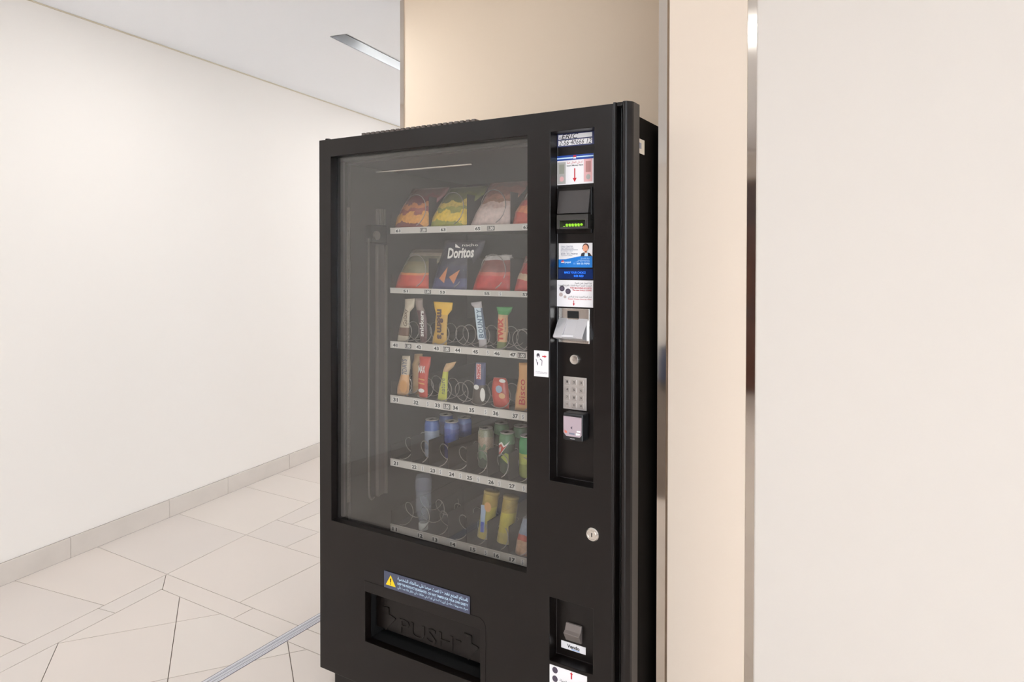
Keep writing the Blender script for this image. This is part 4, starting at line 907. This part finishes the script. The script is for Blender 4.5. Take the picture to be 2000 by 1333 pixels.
c.build('lettering', [mat('print_brick_red', rgb(204, 74, 56), .5), M_coin], o)
# fourth tray
o = bar('croissant_pack', 'white pastry pack with a golden croissant picture, first slot of the fourth tray', [((-1.5493, 1.1129), (-1.5139, 1.1154)), ((-1.5516, 1.0949), (-1.5128, 1.096)), ((-1.554, 1.0697), (-1.5129, 1.0711)), ((-1.5541, 1.0482), (-1.5176, 1.0495)), ((-1.5611, 1.0297), (-1.5176, 1.0299)), ((-1.5705, 1.0037), (-1.5178, 1.0033)), ((-1.5729, 0.9855), (-1.5224, 0.9833))], [F_cream, F_orange, F_apri], [0,0,0,2,2,2], 31, z3, th=0.011)
c = MB(); p = (-1.5334, 1.0094); disc(c, p[0], p[1], 0.017, 0.022, 1.8325, 0, 18); p, q = (-1.5395, 1.0511), (-1.512, 1.1046); add_text(c, '7DAYS', p[0], q[0]-0.006, p[1], q[1], 1.8335, 1, rot=90, bold=0.02); c.build('print', [F_orange, M_grey], o)
o = bar('wafer_bar', 'small tan wafer bar behind the white pastry pack', [((-1.5263, 1.1171), (-1.4899, 1.1196)), ((-1.5287, 1.0953), (-1.4922, 1.0962)), ((-1.5356, 1.0803), (-1.5081, 1.0824)), ((-1.5359, 1.0116), (-1.4993, 1.0113))], [F_tan], [0,0,0], 32, z3, v=1.885)
o = bar('wafer_bar', 'red wafer bar with white lettering, second slot of the fourth tray', [((-1.4724, 1.1165), (-1.424, 1.1182)), ((-1.4725, 1.0902), (-1.4263, 1.0919)), ((-1.477, 1.0722), (-1.4329, 1.0722)), ((-1.4794, 1.0315), (-1.4374, 1.0318)), ((-1.4773, 0.9983), (-1.4375, 0.9968)), ((-1.4729, 0.9846), (-1.4376, 0.9794))], [F_red], [0]*5, 33, z3)
c = MB(); p, q = (-1.4691, 1.062), (-1.4403, 1.0869); add_text(c, 'MAX', p[0], q[0], p[1], q[1], 1.8355, 0, bold=0.03)
for yy in ((-1.4691, 1.0392), (-1.4692, 1.0252)): flat(c, [(yy[0], yy[1]), (yy[0]+0.026, yy[1]-0.003), (yy[0]+0.026, yy[1]+0.002), (yy[0], yy[1]+0.004)], 1.8355, 1)
p = (-1.456, 1.0019); disc(c, p[0], p[1], 0.013, 0.007, 1.8352, 0, 12); c.build('print', [M_tag, F_orange], o)
o = bar('cereal_bar', 'lime yellow cereal bar leaning over, third slot of the fourth tray', [((-1.3597, 1.1004), (-1.3178, 1.1103)), ((-1.3682, 1.086), (-1.3303, 1.0907)), ((-1.3725, 1.0736), (-1.3514, 1.0737)), ((-1.379, 1.0404), (-1.3536, 1.0409)), ((-1.3898, 1.0066), (-1.3558, 1.0048)), ((-1.3963, 0.9887), (-1.358, 0.9857))], [F_tan, F_lime], [0,0,1,1,1], 34, z3)
c = MB(); p, q = (-1.3759, 0.9993), (-1.3588, 1.0522); add_text(c, 'nature', p[0]+0.004, q[0]+0.002, p[1], q[1], 1.8355, 0, rot=90); c.build('lettering', M_slate, o)
o = bar('cake_bar', 'navy blue cake bar with a red lettered panel, fifth slot of the fourth tray', [((-1.2403, 1.1127), (-1.2026, 1.1155)), ((-1.2444, 1.094), (-1.2017, 1.0958)), ((-1.2465, 1.0571), (-1.2027, 1.0593)), ((-1.2485, 1.0402), (-1.2028, 1.0427)), ((-1.2526, 1.0064), (-1.2048, 1.0078)), ((-1.2567, 0.9825), (-1.2108, 0.9806))], [F_navy, F_dark], [0,0,0,1,1], 35, z3, th=0.01)
c = MB(); p, q = (-1.2304, 1.062), (-1.2125, 1.1114); flat(c, [(p[0], p[1]), (q[0], p[1]), (q[0], q[1]), (p[0], q[1])], 1.8342, 0); add_text(c, 'HOHOS', p[0]+0.002, q[0]-0.002, p[1]+0.001, q[1]-0.001, 1.8338, 1, rot=90, bold=0.03)
p = (-1.2068, 1.0129); disc(c, p[0], p[1], 0.010, 0.022, 1.8346, 2, 16); p = (-1.2305, 1.0354); disc(c, p[0], p[1], 0.010, 0.008, 1.8342, 2, 16); c.build('print', [mat('print_pink', rgb(226, 190, 186), .5), M_red, M_tag], o)
o = bar('snack_pouch', 'small red snack pouch with a pale blue badge, sixth slot of the fourth tray', [((-1.1714, 1.0702), (-1.1273, 1.0724)), ((-1.1753, 1.0584), (-1.1197, 1.0601)), ((-1.1793, 1.0334), (-1.116, 1.0345)), ((-1.1774, 1.0089), (-1.1141, 1.0087)), ((-1.1696, 0.9932), (-1.1141, 0.9909))], [F_red], [0]*4, 36, z3, th=0.013, cat='snack pouch')
c = MB(); p = (-1.1428, 1.0376); disc(c, p[0], p[1], 0.012, 0.012, 1.8310, 0, 18); p = (-1.1314, 1.0645); disc(c, p[0], p[1], 0.012, 0.006, 1.8330, 1, 14); p = (-1.1314, 1.0176); disc(c, p[0], p[1], 0.012, 0.009, 1.8310, 2, 14); c.build('print', [mat('print_badge', rgb(160, 176, 196), .5), M_tag, F_apri], o)
o = bar('cake_bar', 'tan orange cake bar with red lettering next to the door frame', [((-1.0784, 1.1248), (-1.0343, 1.1281)), ((-1.0784, 1.083), (-1.0343, 1.0852)), ((-1.084, 1.0552), (-1.0344, 1.0565)), ((-1.0897, 1.0176), (-1.0344, 1.0184)), ((-1.0935, 0.9898), (-1.0363, 0.9864))], [F_orange], [0]*4, 37, z3, th=0.01)
c = MB(); p, q = (-1.0715, 0.9975), (-1.0494, 1.0761); add_text(c, 'Bisco', p[0], q[0], p[1], q[1], 1.8342, 0, rot=90); c.build('lettering', M_red, o)

# cans
def can(u, v, z, label, m, cat='can'):
    h = 0.134; r = 0.0265
    t = thing('drink_can', (u, v, z), label, cat, 'slim drink cans on the fifth tray')
    MB().lathe([(0.019, 0), (0.0235, 0.003), (r, 0.010), (r, h-0.018), (0.0235, h-0.008), (0.0225, h-0.004)], (u, v, z), n=24).build('body', m, t, smooth=True)
    MB().lathe([(0.0225, h-0.004), (0.0235, h-0.001), (0.0225, h), (0.021, h-0.003), (0.006, h-0.003)], (u, v, z), n=24).build('lid', mat('can_lid', rgb(206, 200, 194), 0.35, metal=0.25), t, smooth=True)
    MB().box(u-0.005, u+0.005, v-0.014, v+0.008, z+h-0.003, z+h-0.0015).build('ring_pull', M_chrome, t)
    return t
C_blue = print_mat('can_blue', [(0, rgb(60, 62, 110)), (0.5, rgb(56, 76, 150)), (0.85, rgb(70, 100, 176))], 20, 0.2, 0.25)
C_silv = print_mat('can_silver_blue', [(0, rgb(170, 176, 190)), (0.25, rgb(150, 160, 180)), (0.72, rgb(70, 100, 170))], 14, 0.1, 0.25)
C_leaf = print_mat('can_leaf', [(0, rgb(84, 96, 84)), (0.25, rgb(120, 140, 116)), (0.55, rgb(176, 156, 136)), (0.8, rgb(150, 150, 128))], 60, 0.7, 0.3)
C_dew = print_mat('can_green_dark', [(0, rgb(70, 80, 66)), (0.3, rgb(60, 80, 58)), (0.75, rgb(96, 140, 100))], 20, 0.2, 0.25)
C_lime = print_mat('can_green_lime', [(0, rgb(150, 160, 70)), (0.34, rgb(180, 186, 90)), (0.62, rgb(60, 150, 90))], 12, 0.15, 0.25)
can(-1.475, 1.919, z2, 'silver and blue can in slot 22', C_silv); can(-1.478, 2.006, z2, 'can behind the silver and blue one in slot 22', C_blue)
can(-1.398, 1.930, z2, 'plain blue can in slot 23', C_blue); can(-1.396, 2.004, z2, 'can behind the plain blue one in slot 23', C_blue)
can(-1.246, 1.915, z2, 'leafy brown and green can in slot 25', C_leaf); can(-1.240, 2.004, z2, 'can behind the leafy one in slot 25', C_dew)
dw = can(-1.153, 1.899, z2, 'dark green can with a red and white slanted logo in slot 26', C_dew); can(-1.160, 1.998, z2, 'can behind the one with the slanted logo', C_dew)
can(-1.075, 1.895, z2, 'lime green can cut off by the door frame in slot 27', C_lime)
def wrap(mb, pts, uc, vc, r, mi=0, lift=0.0006):
    """flat print wrapped round an upright cylinder; pts are (arc offset, z)"""
    cx = sum(p[0] for p in pts)/len(pts); cz = sum(p[1] for p in pts)/len(pts)
    tris = [((cx, cz), pts[i], pts[(i+1) % len(pts)]) for i in range(len(pts))]
    for _ in range(3):
        n = []
        for a_, b_, c_ in tris:
            m = lambda p, q: ((p[0]+q[0])/2, (p[1]+q[1])/2)
            ab, bc, ca = m(a_, b_), m(b_, c_), m(c_, a_); n += [(a_, ab, ca), (ab, b_, bc), (ca, bc, c_), (ab, bc, ca)]
        tris = n
    for t in tris: mb.add([(uc + (r+lift)*math.sin(p[0]/r), vc - (r+lift)*math.cos(p[0]/r), p[1]) for p in t], [(0, 1, 2)], mi)
    return mb
c = MB(); zz = z2; cu, cv = -1.153, 1.899
wrap(c, [(-0.030, zz+0.050), (-0.012, zz+0.058), (0.024, zz+0.110), (0.006, zz+0.092), (-0.004, zz+0.106), (-0.030, zz+0.092)], cu, cv, 0.0265, 0)
wrap(c, [(-0.026, zz+0.056), (-0.012, zz+0.063), (0.014, zz+0.096), (0.004, zz+0.086), (-0.006, zz+0.099), (-0.026, zz+0.088)], cu, cv, 0.0265, 1, 0.0009)
for k, (x0, x1) in enumerate(((-0.023, -0.020), (-0.018, -0.015), (-0.012, -0.009))): wrap(c, [(x0, zz+0.066+0.004*k), (x1, zz+0.066+0.004*k), (x1+0.003, zz+0.082+0.004*k), (x0+0.003, zz+0.082+0.004*k)], cu, cv, 0.0265, 0, 0.0012)
wrap(c, [(-0.008, zz+0.056), (0.022, zz+0.032), (0.026, zz+0.062), (0.010, zz+0.072)], cu, cv, 0.0265, 2, 0.0007)
c.build('logo', [M_tag, mat('print_dew_red', rgb(196, 74, 58), .5), mat('print_dew_green', rgb(168, 176, 78), .5)], dw)

# bottom tray: bottle, tubes, carton
pm = mat('clear_plastic', rgb(196, 202, 214), 0.12); pm.node_tree.nodes['Principled BSDF'].inputs['Alpha'].default_value = 0.22
label_film = bpy.data.materials.new('label_film'); label_film.use_nodes = True; nt = label_film.node_tree
b_ = nt.nodes['Principled BSDF']; b_.inputs['Base Color'].default_value = rgb(120, 116, 136); b_.inputs['Alpha'].default_value = 0.3
p = (-1.455, 0.53); bu, bv = p[0], 1.845; bz = z1_+0.001
bt = thing('water_bottle', (bu, bv, bz), 'clear plastic water bottle standing on its white cap', 'bottle')
pr = [(0.0145, 0.024), (0.015, 0.030), (0.026, 0.062), (0.0275, 0.075)]
for k in range(4): pr += [(0.0275, 0.078+0.014*k), (0.0255, 0.083+0.014*k), (0.0275, 0.088+0.014*k)]
pr += [(0.0275, 0.175), (0.024, 0.186), (0.012, 0.183)]
MB().lathe(pr, (bu, bv, bz), n=22).build('bottle_body', pm, bt, smooth=True)
MB().lathe([(0.0155, 0), (0.0165, 0.002), (0.0165, 0.022), (0.0150, 0.024)], (bu, bv, bz), n=22).build('cap', mat('cap_white', rgb(206, 208, 204), 0.5), bt, smooth=True)
MB().lathe([(0.0281, 0.138), (0.0283, 0.14), (0.0283, 0.166), (0.0281, 0.168)], (bu, bv, bz), n=22).build('paper_label', label_film, bt, smooth=True)
def tube_can(p0, p1, label, m, pic=None):
    p0 = Vector(p0); d = (Vector(p1)-p0); L = d.length
    t = thing('crisp_tube', tuple(p0), label, 'crisp tube', 'crisp tubes on the bottom tray')
    MB().lathe([(0.024, 0), (0.0255, 0.002), (0.0255, L-0.008), (0.0255, L-0.006)], p0, d.normalized(), 24).build('body', m, t, smooth=True)
    MB().lathe([(0.0265, L-0.010), (0.0265, L-0.002), (0.024, L)], p0, d.normalized(), 24).build('lid', mat('tube_lid', rgb(196, 168, 90), 0.4), t, smooth=True)
    return t
TB = print_mat('tube_yellow', [(0, rgb(216, 196, 110)), (0.3, rgb(214, 196, 80)), (0.7, rgb(190, 162, 74))], 10, 0.1, 0.3)
a = (-1.2262, 0.5476); b = (-1.2169, 0.6859)
tb = tube_can((a[0]+0.004, 1.872, z1_+0.012), (b[0]+0.008, 1.895, b[1]), 'yellow crisp tube with a blue and white panel in slot 15', TB)
c = MB(); p, q, r_, s_ = (-1.2237, 0.5624), (-1.2078, 0.5639), (-1.2002, 0.6536), (-1.22, 0.6517)
flat(c, [p, q, r_, s_], 1.846, 0); p, q, r_, s_ = (-1.2217, 0.5628), (-1.2098, 0.5635), (-1.2083, 0.5975), (-1.2203, 0.5968); flat(c, [p, q, r_, s_], 1.8455, 1); p = (-1.1936, 0.6492); disc(c, p[0], p[1], 0.013, 0.016, 1.8455, 2, 16)
c.build('print', [mat('print_sky', rgb(176, 192, 214), .4), mat('print_royal', rgb(76, 92, 186), .4), F_orange], tb)
a = (-1.1494, 0.5451); b = (-1.1421, 0.6821)
tube_can((a[0]+0.003, 1.872, z1_+0.012), (b[0]+0.008, 1.895, b[1]), 'plain yellow crisp tube in slot 16', TB)
o = pack('juice_carton', 'orange and pale blue drink carton half hidden at the bottom right', 'carton', [((-1.0928, 0.5388), (-1.0336, 0.5386), 1.85, 0.016), ((-1.0889, 0.5629), (-1.0316, 0.5668), 1.853, 0.018), ((-1.0805, 0.597), (-1.0252, 0.6017), 1.858, 0.018), ((-1.0722, 0.6327), (-1.0188, 0.6381), 1.863, 0.016)],
     print_mat('carton_print', [(0, rgb(226, 180, 146)), (0.4, rgb(206, 96, 80)), (0.55, rgb(150, 160, 180))], 18, 0.25), 'goods on the bottom tray', seed=40, sit=z1_)
